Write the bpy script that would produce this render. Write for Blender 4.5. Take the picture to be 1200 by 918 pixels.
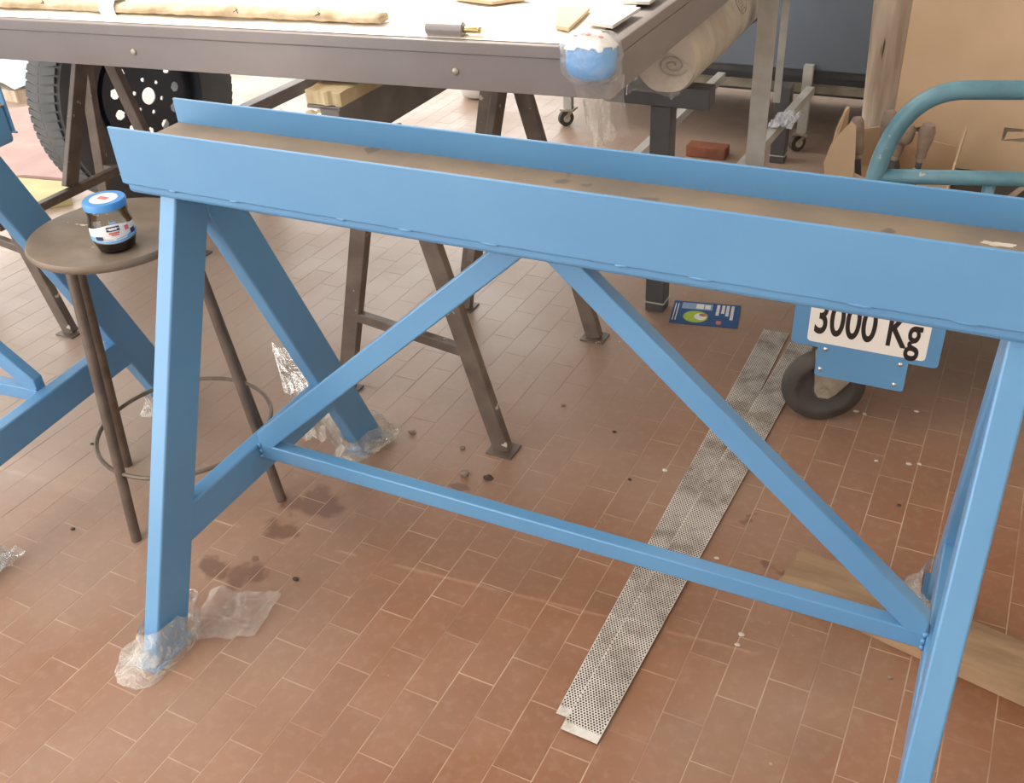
import bpy, bmesh, math, random
from mathutils import Vector, Matrix, noise
random.seed(7)
PI = math.pi
for o in list(bpy.data.objects):
    bpy.data.objects.remove(o)
SC = bpy.context.scene
COL = SC.collection

# ------------------------------------------------------------------ camera
CAM = Vector((1.2554, -1.2157, 1.4625))
RT = Vector((0.89765, 0.43766, -0.05167)); UP = Vector((-0.20653, 0.52134, 0.82798)); FW = Vector((-0.38932, 0.73257, -0.55837))
FPX = 1152.18
cd = bpy.data.cameras.new('camera'); cam = bpy.data.objects.new('camera', cd); COL.objects.link(cam)
cd.sensor_fit = 'HORIZONTAL'; cd.sensor_width = 36.0; cd.lens = FPX / 1200 * 36.0; cd.clip_start = 0.05
cam.matrix_world = Matrix(((RT.x, UP.x, -FW.x, CAM.x), (RT.y, UP.y, -FW.y, CAM.y), (RT.z, UP.z, -FW.z, CAM.z), (0, 0, 0, 1)))
SC.camera = cam

# ------------------------------------------------------------------ light
w = bpy.data.worlds.new('sky'); SC.world = w; w.use_nodes = True
w.node_tree.nodes['Background'].inputs[0].default_value = (1.0, 0.985, 0.96, 1)
w.node_tree.nodes['Background'].inputs[1].default_value = 5.7
sd = bpy.data.lights.new('sun', 'SUN'); sun = bpy.data.objects.new('sun', sd); COL.objects.link(sun)
sd.energy = 10.0; sd.angle = math.radians(0.6); sd.color = (1.0, 0.95, 0.86)
SUNDIR = Vector((0.50, -0.30, -1.0)).normalized()
sun.rotation_euler = SUNDIR.to_track_quat('-Z', 'Y').to_euler(); sun.location = (-3, 3, 6)
def fill_light(x, y, sx, sy, watts):  # area fill lamp added under the ceiling, not a fitting of the room
    ld = bpy.data.lights.new('fill_light', 'AREA'); ld.shape = 'RECTANGLE'; ld.size = sx; ld.size_y = sy; ld.energy = watts; ld.color = (1.0, 0.985, 0.96)
    lo_ = bpy.data.objects.new('fill_light', ld); COL.objects.link(lo_); lo_.location = (x, y, 3.56)
fill_light(-1.9, 3.5, 4.0, 1.6, 45.0)
fill_light(-0.9, -1.2, 3.4, 2.4, 75.0)
SC.view_settings.view_transform = 'Standard'; SC.view_settings.look = 'None'
SC.view_settings.gamma = 1.0; SC.view_settings.use_curve_mapping = False
SC.view_settings.exposure = -0.36

# ------------------------------------------------------------------ materials
def lin(c):
    out = []
    for v in c[:3]:
        v = v / 255.0
        out.append(v / 12.92 if v <= 0.04045 else ((v + 0.055) / 1.055) ** 2.4)
    return (*out, 1.0)
def N(nt, t, **k):
    n = nt.nodes.new(t)
    for a, b in k.items():
        setattr(n, a, b)
    return n
def newmat(name):
    m = bpy.data.materials.new(name); m.use_nodes = True
    return m, m.node_tree, m.node_tree.nodes['Principled BSDF']
def mat(name, c1, c2=None, scale=8.0, rough=0.5, metal=0.0, bump=0.0, bscale=None, detail=6.0, lo=0.35, hi=0.65, spec=0.5, stretch=None, rvar=0.0, c3=None, s3=40.0, t3=0.68):
    """base colour c1 mottled with c2 (noise) and specks of c3"""
    m, nt, p = newmat(name); L = nt.links
    p.inputs['Roughness'].default_value = rough; p.inputs['Metallic'].default_value = metal
    p.inputs['Specular IOR Level'].default_value = spec
    p.inputs['Base Color'].default_value = lin(c1)
    if c2 is None and not bump:
        return m
    tc = N(nt, 'ShaderNodeTexCoord'); mp = N(nt, 'ShaderNodeMapping')
    if stretch: mp.inputs['Scale'].default_value = stretch
    L.new(tc.outputs['Object'], mp.inputs['Vector'])
    if c2 is not None:
        nz = N(nt, 'ShaderNodeTexNoise'); nz.inputs['Scale'].default_value = scale; nz.inputs['Detail'].default_value = detail
        L.new(mp.outputs[0], nz.inputs['Vector'])
        mr = N(nt, 'ShaderNodeMapRange'); mr.inputs[1].default_value = lo; mr.inputs[2].default_value = hi
        L.new(nz.outputs[0], mr.inputs[0])
        mx = N(nt, 'ShaderNodeMix', data_type='RGBA'); mx.inputs[6].default_value = lin(c1); mx.inputs[7].default_value = lin(c2)
        L.new(mr.outputs[0], mx.inputs[0]); last = mx.outputs[2]
        if c3 is not None:
            n3 = N(nt, 'ShaderNodeTexNoise'); n3.inputs['Scale'].default_value = s3; n3.inputs['Detail'].default_value = 3
            L.new(mp.outputs[0], n3.inputs['Vector'])
            m3 = N(nt, 'ShaderNodeMapRange'); m3.inputs[1].default_value = t3; m3.inputs[2].default_value = t3 + 0.03
            L.new(n3.outputs[0], m3.inputs[0])
            x3 = N(nt, 'ShaderNodeMix', data_type='RGBA'); x3.inputs[7].default_value = lin(c3)
            L.new(last, x3.inputs[6]); L.new(m3.outputs[0], x3.inputs[0]); last = x3.outputs[2]
        L.new(last, p.inputs['Base Color'])
        if rvar:
            rr = N(nt, 'ShaderNodeMapRange'); rr.inputs[3].default_value = rough - rvar; rr.inputs[4].default_value = rough + rvar
            L.new(nz.outputs[0], rr.inputs[0]); L.new(rr.outputs[0], p.inputs['Roughness'])
    if bump:
        nb = N(nt, 'ShaderNodeTexNoise'); nb.inputs['Scale'].default_value = bscale or scale * 4; nb.inputs['Detail'].default_value = 4
        L.new(mp.outputs[0], nb.inputs['Vector'])
        b = N(nt, 'ShaderNodeBump'); b.inputs['Strength'].default_value = bump; b.inputs['Distance'].default_value = 0.002
        L.new(nb.outputs[0], b.inputs['Height']); L.new(b.outputs[0], p.inputs['Normal'])
    return m

STAINS = [(0.02, 0.12, 0.075), (-0.035, 0.095, 0.05), (-0.003, 0.012, 0.05), (0.0, -0.13, 0.06), (-0.07, -0.145, 0.05), (-0.01, -0.07, 0.025),
          (0.30, 0.30, 0.03), (1.03, 0.33, 0.03), (0.93, 0.43, 0.03)]
def dust_glare_mask(nt, pos):
    """pale dusty patches, plus glare painted into the colour toward the back left"""
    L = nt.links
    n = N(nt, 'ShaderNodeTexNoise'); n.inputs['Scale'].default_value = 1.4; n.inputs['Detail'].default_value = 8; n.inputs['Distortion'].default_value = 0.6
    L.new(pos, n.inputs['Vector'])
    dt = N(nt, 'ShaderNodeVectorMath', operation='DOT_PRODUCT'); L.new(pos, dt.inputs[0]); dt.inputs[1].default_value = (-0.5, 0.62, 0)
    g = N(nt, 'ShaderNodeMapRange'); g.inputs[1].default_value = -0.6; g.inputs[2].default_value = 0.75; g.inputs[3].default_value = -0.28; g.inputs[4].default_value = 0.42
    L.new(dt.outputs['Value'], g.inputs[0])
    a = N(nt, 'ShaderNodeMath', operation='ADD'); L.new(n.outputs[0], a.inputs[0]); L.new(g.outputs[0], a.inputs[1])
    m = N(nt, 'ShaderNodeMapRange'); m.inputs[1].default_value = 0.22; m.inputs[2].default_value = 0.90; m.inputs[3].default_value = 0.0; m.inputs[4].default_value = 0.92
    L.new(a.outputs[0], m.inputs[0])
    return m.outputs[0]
def grout_material(name):
    m, nt, p = newmat(name); L = nt.links
    pos = N(nt, 'ShaderNodeNewGeometry').outputs['Position']
    n = N(nt, 'ShaderNodeTexNoise'); n.inputs['Scale'].default_value = 6.0; n.inputs['Detail'].default_value = 5; L.new(pos, n.inputs['Vector'])
    mr = N(nt, 'ShaderNodeMapRange'); mr.inputs[1].default_value = 0.4; mr.inputs[2].default_value = 0.62; L.new(n.outputs[0], mr.inputs[0])
    x = N(nt, 'ShaderNodeMix', data_type='RGBA'); x.inputs[6].default_value = lin((196, 168, 140)); x.inputs[7].default_value = lin((156, 116, 90)); L.new(mr.outputs[0], x.inputs[0])
    y = N(nt, 'ShaderNodeMix', data_type='RGBA'); y.inputs[7].default_value = lin((170, 150, 134)); L.new(dust_glare_mask(nt, pos), y.inputs[0]); L.new(x.outputs[2], y.inputs[6])
    L.new(y.outputs[2], p.inputs['Base Color']); p.inputs['Roughness'].default_value = 0.8
    return m
def tile_material(name, per_object):
    m, nt, p = newmat(name); L = nt.links
    geo = N(nt, 'ShaderNodeNewGeometry'); pos = geo.outputs['Position']
    if per_object:
        rnd = N(nt, 'ShaderNodeObjectInfo').outputs['Random']
    else:
        a = N(nt, 'ShaderNodeAttribute'); a.attribute_name = 'shade'; rnd = a.outputs['Fac']
    def nz(scale, detail=5, dist=0.0):
        n = N(nt, 'ShaderNodeTexNoise'); n.inputs['Scale'].default_value = scale; n.inputs['Detail'].default_value = detail
        n.inputs['Distortion'].default_value = dist
        L.new(pos, n.inputs['Vector']); return n
    def ramp(src, a, b, c=0.0, d=1.0):
        r = N(nt, 'ShaderNodeMapRange'); r.inputs[1].default_value = a; r.inputs[2].default_value = b
        r.inputs[3].default_value = c; r.inputs[4].default_value = d
        L.new(src, r.inputs[0]); return r.outputs[0]
    def mix(f, c1, c2):
        x = N(nt, 'ShaderNodeMix', data_type='RGBA')
        for s, i in ((f, 0), (c1, 6), (c2, 7)):
            if hasattr(s, 'links'): L.new(s, x.inputs[i])
            else: x.inputs[i].default_value = s
        return x.outputs[2]
    base = mix(rnd, lin((142, 97, 69)), lin((152, 106, 77)))
    base = mix(ramp(nz(9.0).outputs[0], 0.35, 0.7, 0, 0.5), base, lin((130, 89, 64)))
    # grey cement powder trodden into the floor, with painted glare mixed in
    dust_glare = dust_glare_mask(nt, pos)
    base = mix(dust_glare, base, lin((170, 150, 134)))
    fine = ramp(nz(46, 6).outputs[0], 0.5, 0.75, 0, 0.22)
    base = mix(fine, base, lin((182, 156, 136)))
    # dark damp stains
    wob = nz(14.0, 5)
    sub = N(nt, 'ShaderNodeVectorMath', operation='SUBTRACT'); L.new(wob.outputs[1], sub.inputs[0]); sub.inputs[1].default_value = (0.5, 0.5, 0.5)
    scl = N(nt, 'ShaderNodeVectorMath', operation='SCALE'); L.new(sub.outputs[0], scl.inputs[0]); scl.inputs['Scale'].default_value = 0.14
    add = N(nt, 'ShaderNodeVectorMath', operation='ADD'); L.new(pos, add.inputs[0]); L.new(scl.outputs[0], add.inputs[1])
    acc = None
    for i, (x, y, r) in enumerate(STAINS):
        d = N(nt, 'ShaderNodeVectorMath', operation='DISTANCE'); L.new(add.outputs[0], d.inputs[0]); d.inputs[1].default_value = (x, y, 0)
        f = ramp(d.outputs['Value'], r * 0.55, r * 0.85, 0.62, 0.0)
        if acc is None: acc = f
        else:
            mx = N(nt, 'ShaderNodeMath', operation='MAXIMUM'); L.new(acc, mx.inputs[0]); L.new(f, mx.inputs[1]); acc = mx.outputs[0]
    base = mix(acc, base, lin((98, 66, 54)))
    # small plaster specks
    sp = N(nt, 'ShaderNodeTexVoronoi'); sp.inputs['Scale'].default_value = 16.0; L.new(pos, sp.inputs['Vector'])
    spk = ramp(sp.outputs['Distance'], 0.035, 0.05, 0.75, 0.0)
    gate = ramp(nz(3.1).outputs[0], 0.56, 0.6)
    mm = N(nt, 'ShaderNodeMath', operation='MULTIPLY'); L.new(spk, mm.inputs[0]); L.new(gate, mm.inputs[1])
    base = mix(mm.outputs[0], base, lin((205, 190, 175)))
    L.new(base, p.inputs['Base Color'])
    L.new(ramp(nz(5.0).outputs[0], 0.3, 0.7, 0.32, 0.5), p.inputs['Roughness'])
    p.inputs['Specular IOR Level'].default_value = 0.5
    b = N(nt, 'ShaderNodeBump'); b.inputs['Strength'].default_value = 0.12; b.inputs['Distance'].default_value = 0.002
    L.new(nz(60, 4).outputs[0], b.inputs['Height']); L.new(b.outputs[0], p.inputs['Normal'])
    return m

def film_material(name, body=0.16, gloss=0.4, tint=(236, 232, 224), rough=0.10, bscale=34):
    """thin clear plastic: see-through, sharp glossy creases, a little milky scatter along the folds"""
    m, nt, p = newmat(name); L = nt.links
    nt.nodes.remove(p)
    tc = N(nt, 'ShaderNodeTexCoord'); nz = N(nt, 'ShaderNodeTexNoise'); nz.inputs['Scale'].default_value = bscale; nz.inputs['Detail'].default_value = 5
    nz.inputs['Distortion'].default_value = 1.6; L.new(tc.outputs['Object'], nz.inputs['Vector'])
    b = N(nt, 'ShaderNodeBump'); b.inputs['Strength'].default_value = 0.9; b.inputs['Distance'].default_value = 0.006
    L.new(nz.outputs[0], b.inputs['Height'])
    tr = N(nt, 'ShaderNodeBsdfTransparent'); gl = N(nt, 'ShaderNodeBsdfGlossy'); gl.inputs['Roughness'].default_value = rough; gl.inputs['Color'].default_value = (1, 1, 1, 1)
    df = N(nt, 'ShaderNodeBsdfDiffuse'); df.inputs['Color'].default_value = lin(tint)
    L.new(b.outputs[0], gl.inputs['Normal'])
    lw = N(nt, 'ShaderNodeFresnel'); lw.inputs['IOR'].default_value = 1.6; L.new(b.outputs[0], lw.inputs['Normal'])
    k = N(nt, 'ShaderNodeMath', operation='MULTIPLY'); L.new(lw.outputs[0], k.inputs[0]); k.inputs[1].default_value = gloss * 2.5
    kc = N(nt, 'ShaderNodeMath', operation='MINIMUM'); L.new(k.outputs[0], kc.inputs[0]); kc.inputs[1].default_value = 0.32
    # folds: ridge of a second noise
    n2 = N(nt, 'ShaderNodeTexNoise'); n2.inputs['Scale'].default_value = bscale * 0.55; n2.inputs['Detail'].default_value = 3; n2.inputs['Distortion'].default_value = 2.2
    L.new(tc.outputs['Object'], n2.inputs['Vector'])
    d1 = N(nt, 'ShaderNodeMath', operation='SUBTRACT'); L.new(n2.outputs[0], d1.inputs[0]); d1.inputs[1].default_value = 0.5
    d2 = N(nt, 'ShaderNodeMath', operation='ABSOLUTE'); L.new(d1.outputs[0], d2.inputs[0])
    mr = N(nt, 'ShaderNodeMapRange'); mr.inputs[1].default_value = 0.0; mr.inputs[2].default_value = 0.07; mr.inputs[3].default_value = min(1.0, body * 1.9); mr.inputs[4].default_value = body
    L.new(d2.outputs[0], mr.inputs[0])
    m1 = N(nt, 'ShaderNodeMixShader'); L.new(mr.outputs[0], m1.inputs[0]); L.new(tr.outputs[0], m1.inputs[1]); L.new(df.outputs[0], m1.inputs[2])
    m2 = N(nt, 'ShaderNodeMixShader'); L.new(kc.outputs[0], m2.inputs[0]); L.new(m1.outputs[0], m2.inputs[1]); L.new(gl.outputs[0], m2.inputs[2])
    L.new(m2.outputs[0], nt.nodes['Material Output'].inputs['Surface'])
    return m

def perforated_material(name):
    """aluminium sheet with a staggered grid of round holes drawn as dark dots, their shade painted in"""
    m, nt, p = newmat(name); L = nt.links
    tc = N(nt, 'ShaderNodeTexCoord'); sx = N(nt, 'ShaderNodeSeparateXYZ'); L.new(tc.outputs['Object'], sx.inputs[0])
    def M(op, a, b=None):
        n = N(nt, 'ShaderNodeMath', operation=op)
        for i, s in enumerate((a, b)):
            if s is None: continue
            if hasattr(s, 'links'): L.new(s, n.inputs[i])
            else: n.inputs[i].default_value = s
        return n.outputs[0]
    P = 0.0058; Q = P * 0.866
    v = M('DIVIDE', sx.outputs['Y'], Q); row = M('FLOOR', v); odd = M('MULTIPLY', M('PINGPONG', row, 1.0), 0.5)
    u = M('ADD', M('DIVIDE', sx.outputs['X'], P), odd)
    fu = M('MULTIPLY', M('SUBTRACT', M('FRACT', u), 0.5), P); fv = M('MULTIPLY', M('SUBTRACT', M('FRACT', v), 0.5), Q)
    dd = M('SQRT', M('ADD', M('MULTIPLY', fu, fu), M('MULTIPLY', fv, fv)))
    hole = M('LESS_THAN', dd, 0.00195)
    inx = M('LESS_THAN', M('ABSOLUTE', sx.outputs['X']), 0.0335); iny = M('GREATER_THAN', sx.outputs['Y'], 0.018)
    hole = M('MULTIPLY', M('MULTIPLY', hole, inx), iny)
    nz = N(nt, 'ShaderNodeTexNoise'); nz.inputs['Scale'].default_value = 9; nz.inputs['Detail'].default_value = 12; nz.inputs['Roughness'].default_value = 0.7; L.new(tc.outputs['Object'], nz.inputs['Vector'])
    mr = N(nt, 'ShaderNodeMapRange'); mr.inputs[1].default_value = 0.45; mr.inputs[2].default_value = 0.68; L.new(nz.outputs[0], mr.inputs[0])
    c = N(nt, 'ShaderNodeMix', data_type='RGBA'); c.inputs[6].default_value = lin((226, 220, 210)); c.inputs[7].default_value = lin((138, 120, 102))
    L.new(mr.outputs[0], c.inputs[0]); L.new(c.outputs[2], p.inputs['Base Color'])
    p.inputs['Metallic'].default_value = 0.1; p.inputs['Roughness'].default_value = 0.38
    hc = N(nt, 'ShaderNodeMix', data_type='RGBA'); hc.inputs[7].default_value = lin((62, 46, 38)); L.new(c.outputs[2], hc.inputs[6]); L.new(hole, hc.inputs[0])  # shade inside the holes painted as dark colour
    L.new(hc.outputs[2], p.inputs['Base Color'])
    return m

def glass_material(name):
    m, nt, p = newmat(name); L = nt.links; nt.nodes.remove(p)
    tr = N(nt, 'ShaderNodeBsdfTransparent'); tr.inputs[0].default_value = (0.90, 0.92, 0.91, 1)
    gl = N(nt, 'ShaderNodeBsdfGlossy'); gl.inputs['Roughness'].default_value = 0.04
    fr_ = N(nt, 'ShaderNodeFresnel'); fr_.inputs['IOR'].default_value = 1.5
    mx = N(nt, 'ShaderNodeMixShader'); L.new(fr_.outputs[0], mx.inputs[0]); L.new(tr.outputs[0], mx.inputs[1]); L.new(gl.outputs[0], mx.inputs[2])
    L.new(mx.outputs[0], nt.nodes['Material Output'].inputs['Surface'])
    return m

M = {}
M['blue'] = mat('blue_enamel', (96, 148, 190), (89, 141, 185), 3, 0.3, spec=0.6)
M['rust_deck'] = mat('rusty_mill_scale', (148, 128, 104), (122, 109, 94), 7, 0.62, bump=0.25, bscale=60, c3=(110, 98, 86), s3=11, t3=0.62)
M['brown_steel'] = mat('brown_primer_steel', (134, 126, 124), (127, 118, 116), 5, 0.34, spec=0.5)
M['sawhorse'] = mat('rusty_dark_steel', (116, 102, 91), (95, 82, 73), 16, 0.5, bump=0.15, c3=(196, 190, 180), s3=30, t3=0.68)
M['channel'] = mat('grey_worn_steel', (128, 122, 116), (108, 102, 98), 12, 0.5, bump=0.2)
M['wood_raw'] = mat('splintered_pale_wood', (205, 188, 150), (176, 152, 112), 14, 0.8, bump=0.6, bscale=50)
M['stool_wood'] = mat('worn_brown_stool_wood', (130, 115, 98), (112, 98, 83), 9, 0.45, bump=0.2, bscale=60, c3=(212, 198, 168), s3=20, t3=0.70, stretch=(1, 1.8, 1))
M['stool_steel'] = mat('stool_brown_steel', (106, 91, 79), (86, 73, 63), 22, 0.4, metal=0.1, bump=0.1)
M['stool_ring'] = mat('stool_ring_grey', (126, 114, 98), (100, 88, 74), 22, 0.45, metal=0.3)
M['rubber'] = mat('black_rubber', (60, 56, 52), (78, 72, 66), 12, 0.7)
M['tyre'] = mat('tyre_rubber', (84, 86, 88), (98, 98, 98), 10, 0.75)
M['rim'] = mat('black_steel_rim', (56, 62, 72), (66, 70, 78), 8, 0.45)
M['galv'] = mat('galvanised_steel', (178, 170, 154), (146, 136, 120), 26, 0.42, metal=0.3)
M['chrome'] = mat('bright_zinc', (215, 215, 212), None, rough=0.25, metal=0.9)
M['brass'] = mat('brass_pin', (196, 176, 118), (150, 132, 86), 30, 0.3, metal=0.8)
M['paper_white'] = mat('white_packing_paper', (236, 230, 218), (226, 214, 192), 5, 0.75, bump=0.35, bscale=22)
M['kraft'] = mat('crumpled_kraft_paper', (186, 168, 142), (152, 132, 104), 22, 0.85, bump=0.9, bscale=45, c3=(150, 134, 112), s3=22, t3=0.74)
M['foam'] = mat('grey_packing_foam', (196, 192, 186), (184, 180, 174), 12, 0.8)
M['card'] = mat('brown_cardboard', (192, 165, 135), (182, 155, 126), 4, 0.82, bump=0.1, bscale=8, c3=(180, 148, 112), s3=7, t3=0.70)
M['card_torn'] = mat('torn_cardboard_core', (210, 184, 150), (192, 164, 130), 30, 0.9, bump=0.4)
M['film'] = film_material('clear_plastic_film', 0.12, 0.26)
M['film_milky'] = film_material('milky_plastic_film', 0.20, 0.26, (238, 232, 220), 0.10, 26)
M['roll_wrap'] = mat('beige_wrapped_roll', (212, 200, 182), (190, 176, 158), 6, 0.26, bump=0.5, bscale=20, stretch=(1, 2.2, 1))
M['roll_end'] = mat('roll_end_grey_layers', (190, 178, 160), (172, 160, 144), 20, 0.4)
M['stamp'] = mat('faded_stamp_ink', (120, 112, 108), (186, 172, 152), 60, 0.6)
M['black_steel'] = mat('black_satin_steel', (74, 74, 78), (86, 84, 84), 9, 0.42)
M['rack_steel'] = mat('light_grey_rack_steel', (196, 194, 188), (174, 172, 164), 12, 0.4)
M['slate'] = mat('slate_blue_machine_paint', (106, 116, 128), (98, 107, 118), 2.5, 0.38)
M['cream_rail'] = mat('dusty_cream_rail', (142, 136, 120), (112, 106, 92), 14, 0.6)
M['old_wood'] = mat('weathered_grey_wood', (204, 188, 168), (170, 150, 130), 10, 0.8, bump=0.5, bscale=24, stretch=(3, 3, 0.35), c3=(70, 52, 42), s3=9, t3=0.69)
M['plank_wood'] = mat('dusty_old_plank', (168, 138, 106), (140, 112, 86), 9, 0.8, bump=0.5, bscale=30, stretch=(0.5, 3, 3))
M['teal'] = mat('worn_teal_paint', (96, 138, 152), (78, 118, 132), 16, 0.34, c3=(160, 164, 156), s3=34, t3=0.70)
M['dark_deck'] = mat('oily_trolley_deck', (62, 60, 58), (48, 46, 44), 10, 0.6)
M['handle_wood'] = mat('grimy_file_handle_wood', (150, 130, 114), (120, 102, 90), 22, 0.7, bump=0.2)
M['white_label'] = mat('white_sign_film', (236, 230, 222), None, rough=0.4)
M['black_ink'] = mat('black_sign_ink', (38, 30, 28), None, rough=0.5)
M['brick'] = mat('orange_brick', (150, 92, 66), (122, 76, 58), 18, 0.85, bump=0.4)
M['pink'] = mat('dusty_pink_board', (190, 158, 150), (174, 144, 137), 6, 0.8, bump=0.15)
M['yellow'] = mat('pale_yellow_plastic', (196, 184, 128), (178, 164, 112), 8, 0.6)
M['pale_blue'] = mat('pale_blue_sheet', (176, 198, 212), (160, 184, 198), 6, 0.5)
M['white_cloth'] = mat('white_cotton_rag', (214, 216, 222), (196, 198, 206), 8, 0.85, bump=0.4)
M['white_plastic'] = mat('white_plastic_bowl', (228, 226, 220), None, rough=0.4)
M['crumb'] = mat('mortar_crumb', (150, 136, 122), (120, 104, 92), 60, 0.9, bump=0.4)
M['crumb_pale'] = mat('plaster_crumb', (206, 196, 182), (190, 178, 164), 60, 0.9)
M['crumb_dark'] = mat('dark_dirt_crumb', (62, 52, 46), (80, 66, 58), 60, 0.9)
M['lid_blue'] = mat('jar_lid_blue', (74, 146, 212), (66, 138, 206), 8, 0.35)
M['lid_white'] = mat('jar_lid_white_print', (226, 232, 238), None, rough=0.35)
M['print_red'] = mat('red_print', (214, 116, 108), None, rough=0.5)
M['print_navy'] = mat('navy_print', (38, 52, 88), None, rough=0.5)
M['print_sky'] = mat('sky_blue_print', (120, 178, 222), None, rough=0.5)
M['print_white'] = mat('white_print', (234, 232, 230), None, rough=0.5)
M['print_grey'] = mat('grey_blue_print', (140, 164, 196), None, rough=0.5)
M['print_green'] = mat('lime_print', (176, 204, 72), (160, 190, 60), 30, 0.5)
M['print_brown'] = mat('brown_print', (150, 96, 70), (190, 150, 110), 60, 0.5)
M['leaflet'] = mat('leaflet_blue_paper', (40, 88, 142), (36, 80, 132), 10, 0.45)
M['glass'] = glass_material('jar_glass')
M['jam'] = mat('dark_residue', (74, 58, 44), (56, 44, 36), 12, 0.35)
M['honey'] = mat('amber_residue', (176, 126, 68), (160, 110, 56), 12, 0.35)
M['blue_wrap'] = mat('blue_foam_block', (70, 150, 214), (92, 168, 226), 16, 0.5, bump=0.3)
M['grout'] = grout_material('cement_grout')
M['plaster'] = mat('workshop_plaster', (226, 221, 212), (216, 210, 200), 2, 0.9)
M['concrete'] = mat('concrete_ceiling', (206, 202, 196), (196, 192, 186), 2, 0.9)
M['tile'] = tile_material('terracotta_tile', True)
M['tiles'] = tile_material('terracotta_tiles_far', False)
M['perf'] = perforated_material('perforated_aluminium')

# ------------------------------------------------------------------ builders
ORG = {}
class B:
    def __init__(s): s.bm = bmesh.new()
    def _bev(s, geom, r, seg):
        if r > 0:
            es = list({e for v in geom for e in v.link_edges})
            bmesh.ops.bevel(s.bm, geom=es, offset=r, segments=seg, affect='EDGES', profile=0.5)
    def box(s, x0, x1, y0, y1, z0, z1, bev=0.0, seg=2):
        vs = [s.bm.verts.new((x, y, z)) for z in (z0, z1) for y in (y0, y1) for x in (x0, x1)]
        for f in ((0, 2, 3, 1), (4, 5, 7, 6), (0, 1, 5, 4), (2, 6, 7, 3), (0, 4, 6, 2), (1, 3, 7, 5)):
            s.bm.faces.new([vs[i] for i in f])
        s._bev(vs, bev, seg); return s
    def prism(s, pts, axis, a, b, bev=0.0, seg=2):
        """polygon pts in the plane normal to axis, extruded a..b"""
        def mk(p, t):
            return {'x': (t, p[0], p[1]), 'y': (p[0], t, p[1]), 'z': (p[0], p[1], t)}[axis]
        lo = [s.bm.verts.new(mk(p, a)) for p in pts]; hi = [s.bm.verts.new(mk(p, b)) for p in pts]
        n = len(pts)
        s.bm.faces.new(lo[::-1]); s.bm.faces.new(hi)
        for i in range(n): s.bm.faces.new((lo[i], lo[(i + 1) % n], hi[(i + 1) % n], hi[i]))
        s._bev(lo + hi, bev, seg); return s
    def bar(s, p0, p1, w, h, up=(0, 0, 1), bev=0.0, seg=2):
        p0, p1 = Vector(p0), Vector(p1); d = (p1 - p0).normalized(); side = d.cross(Vector(up)).normalized(); u = side.cross(d)
        vs = []
        for p in (p0, p1):
            for a, b in ((-1, -1), (1, -1), (1, 1), (-1, 1)):
                vs.append(s.bm.verts.new(p + side * (a * w / 2) + u * (b * h / 2)))
        for f in ((3, 2, 1, 0), (4, 5, 6, 7), (0, 1, 5, 4), (1, 2, 6, 5), (2, 3, 7, 6), (3, 0, 4, 7)):
            s.bm.faces.new([vs[i] for i in f])
        s._bev(vs, bev, seg); return s
    def tube(s, pts, r, n=12, closed=False, cap=True):
        pts = [Vector(p) for p in pts]; rings = []; m = len(pts); ref = None
        for i, p in enumerate(pts):
            a = pts[i - 1] if (i > 0 or closed) else p
            b = pts[(i + 1) % m] if (i < m - 1 or closed) else p
            d = (b - a).normalized()
            if ref is None: ref = Vector((0, 0, 1)) if abs(d.z) < 0.9 else Vector((1, 0, 0))
            side = d.cross(ref).normalized(); u = side.cross(d); ref = u
            rr = r[i] if isinstance(r, (list, tuple)) else r
            rings.append([s.bm.verts.new(p + (side * math.cos(2 * PI * k / n) + u * math.sin(2 * PI * k / n)) * rr) for k in range(n)])
        for i in range(m if closed else m - 1):
            A, C = rings[i], rings[(i + 1) % m]
            for k in range(n): s.bm.faces.new((A[k], A[(k + 1) % n], C[(k + 1) % n], C[k]))
        if cap and not closed:
            s.bm.faces.new(rings[0][::-1]); s.bm.faces.new(rings[-1])
        return s
    def lathe(s, prof, c=(0, 0, 0), axis=(0, 0, 1), n=32, cap=True):
        """prof: list of (radius, height) along axis"""
        c = Vector(c); q = Vector((0, 0, 1)).rotation_difference(Vector(axis).normalized()); rings = []
        for r, h in prof:
            rings.append([s.bm.verts.new(c + q @ Vector((r * math.cos(2 * PI * k / n), r * math.sin(2 * PI * k / n), h))) for k in range(n)])
        for A, C in zip(rings, rings[1:]):
            for k in range(n): s.bm.faces.new((A[k], A[(k + 1) % n], C[(k + 1) % n], C[k]))
        if cap:
            s.bm.faces.new(rings[0][::-1]); s.bm.faces.new(rings[-1])
        return s
    def ball(s, c, rx, ry, rz, rough=0.0, sub=2, seed=0):
        r = bmesh.ops.create_icosphere(s.bm, subdivisions=sub, radius=1.0)
        for v in r['verts']:
            k = 1 + rough * noise.noise(v.co * 1.7 + Vector((seed * 3.1, seed * 1.7, 0)))
            v.co = Vector((v.co.x * rx * k + c[0], v.co.y * ry * k + c[1], v.co.z * rz * k + c[2]))
        return s
    def sheet(s, nx, ny, fn):
        g = [[s.bm.verts.new(fn(i / nx, j / ny)) for i in range(nx + 1)] for j in range(ny + 1)]
        for j in range(ny):
            for i in range(nx): s.bm.faces.new((g[j][i], g[j][i + 1], g[j + 1][i + 1], g[j + 1][i]))
        return s
    def poly(s, pts):
        s.bm.faces.new([s.bm.verts.new(p) for p in pts]); return s
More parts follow.
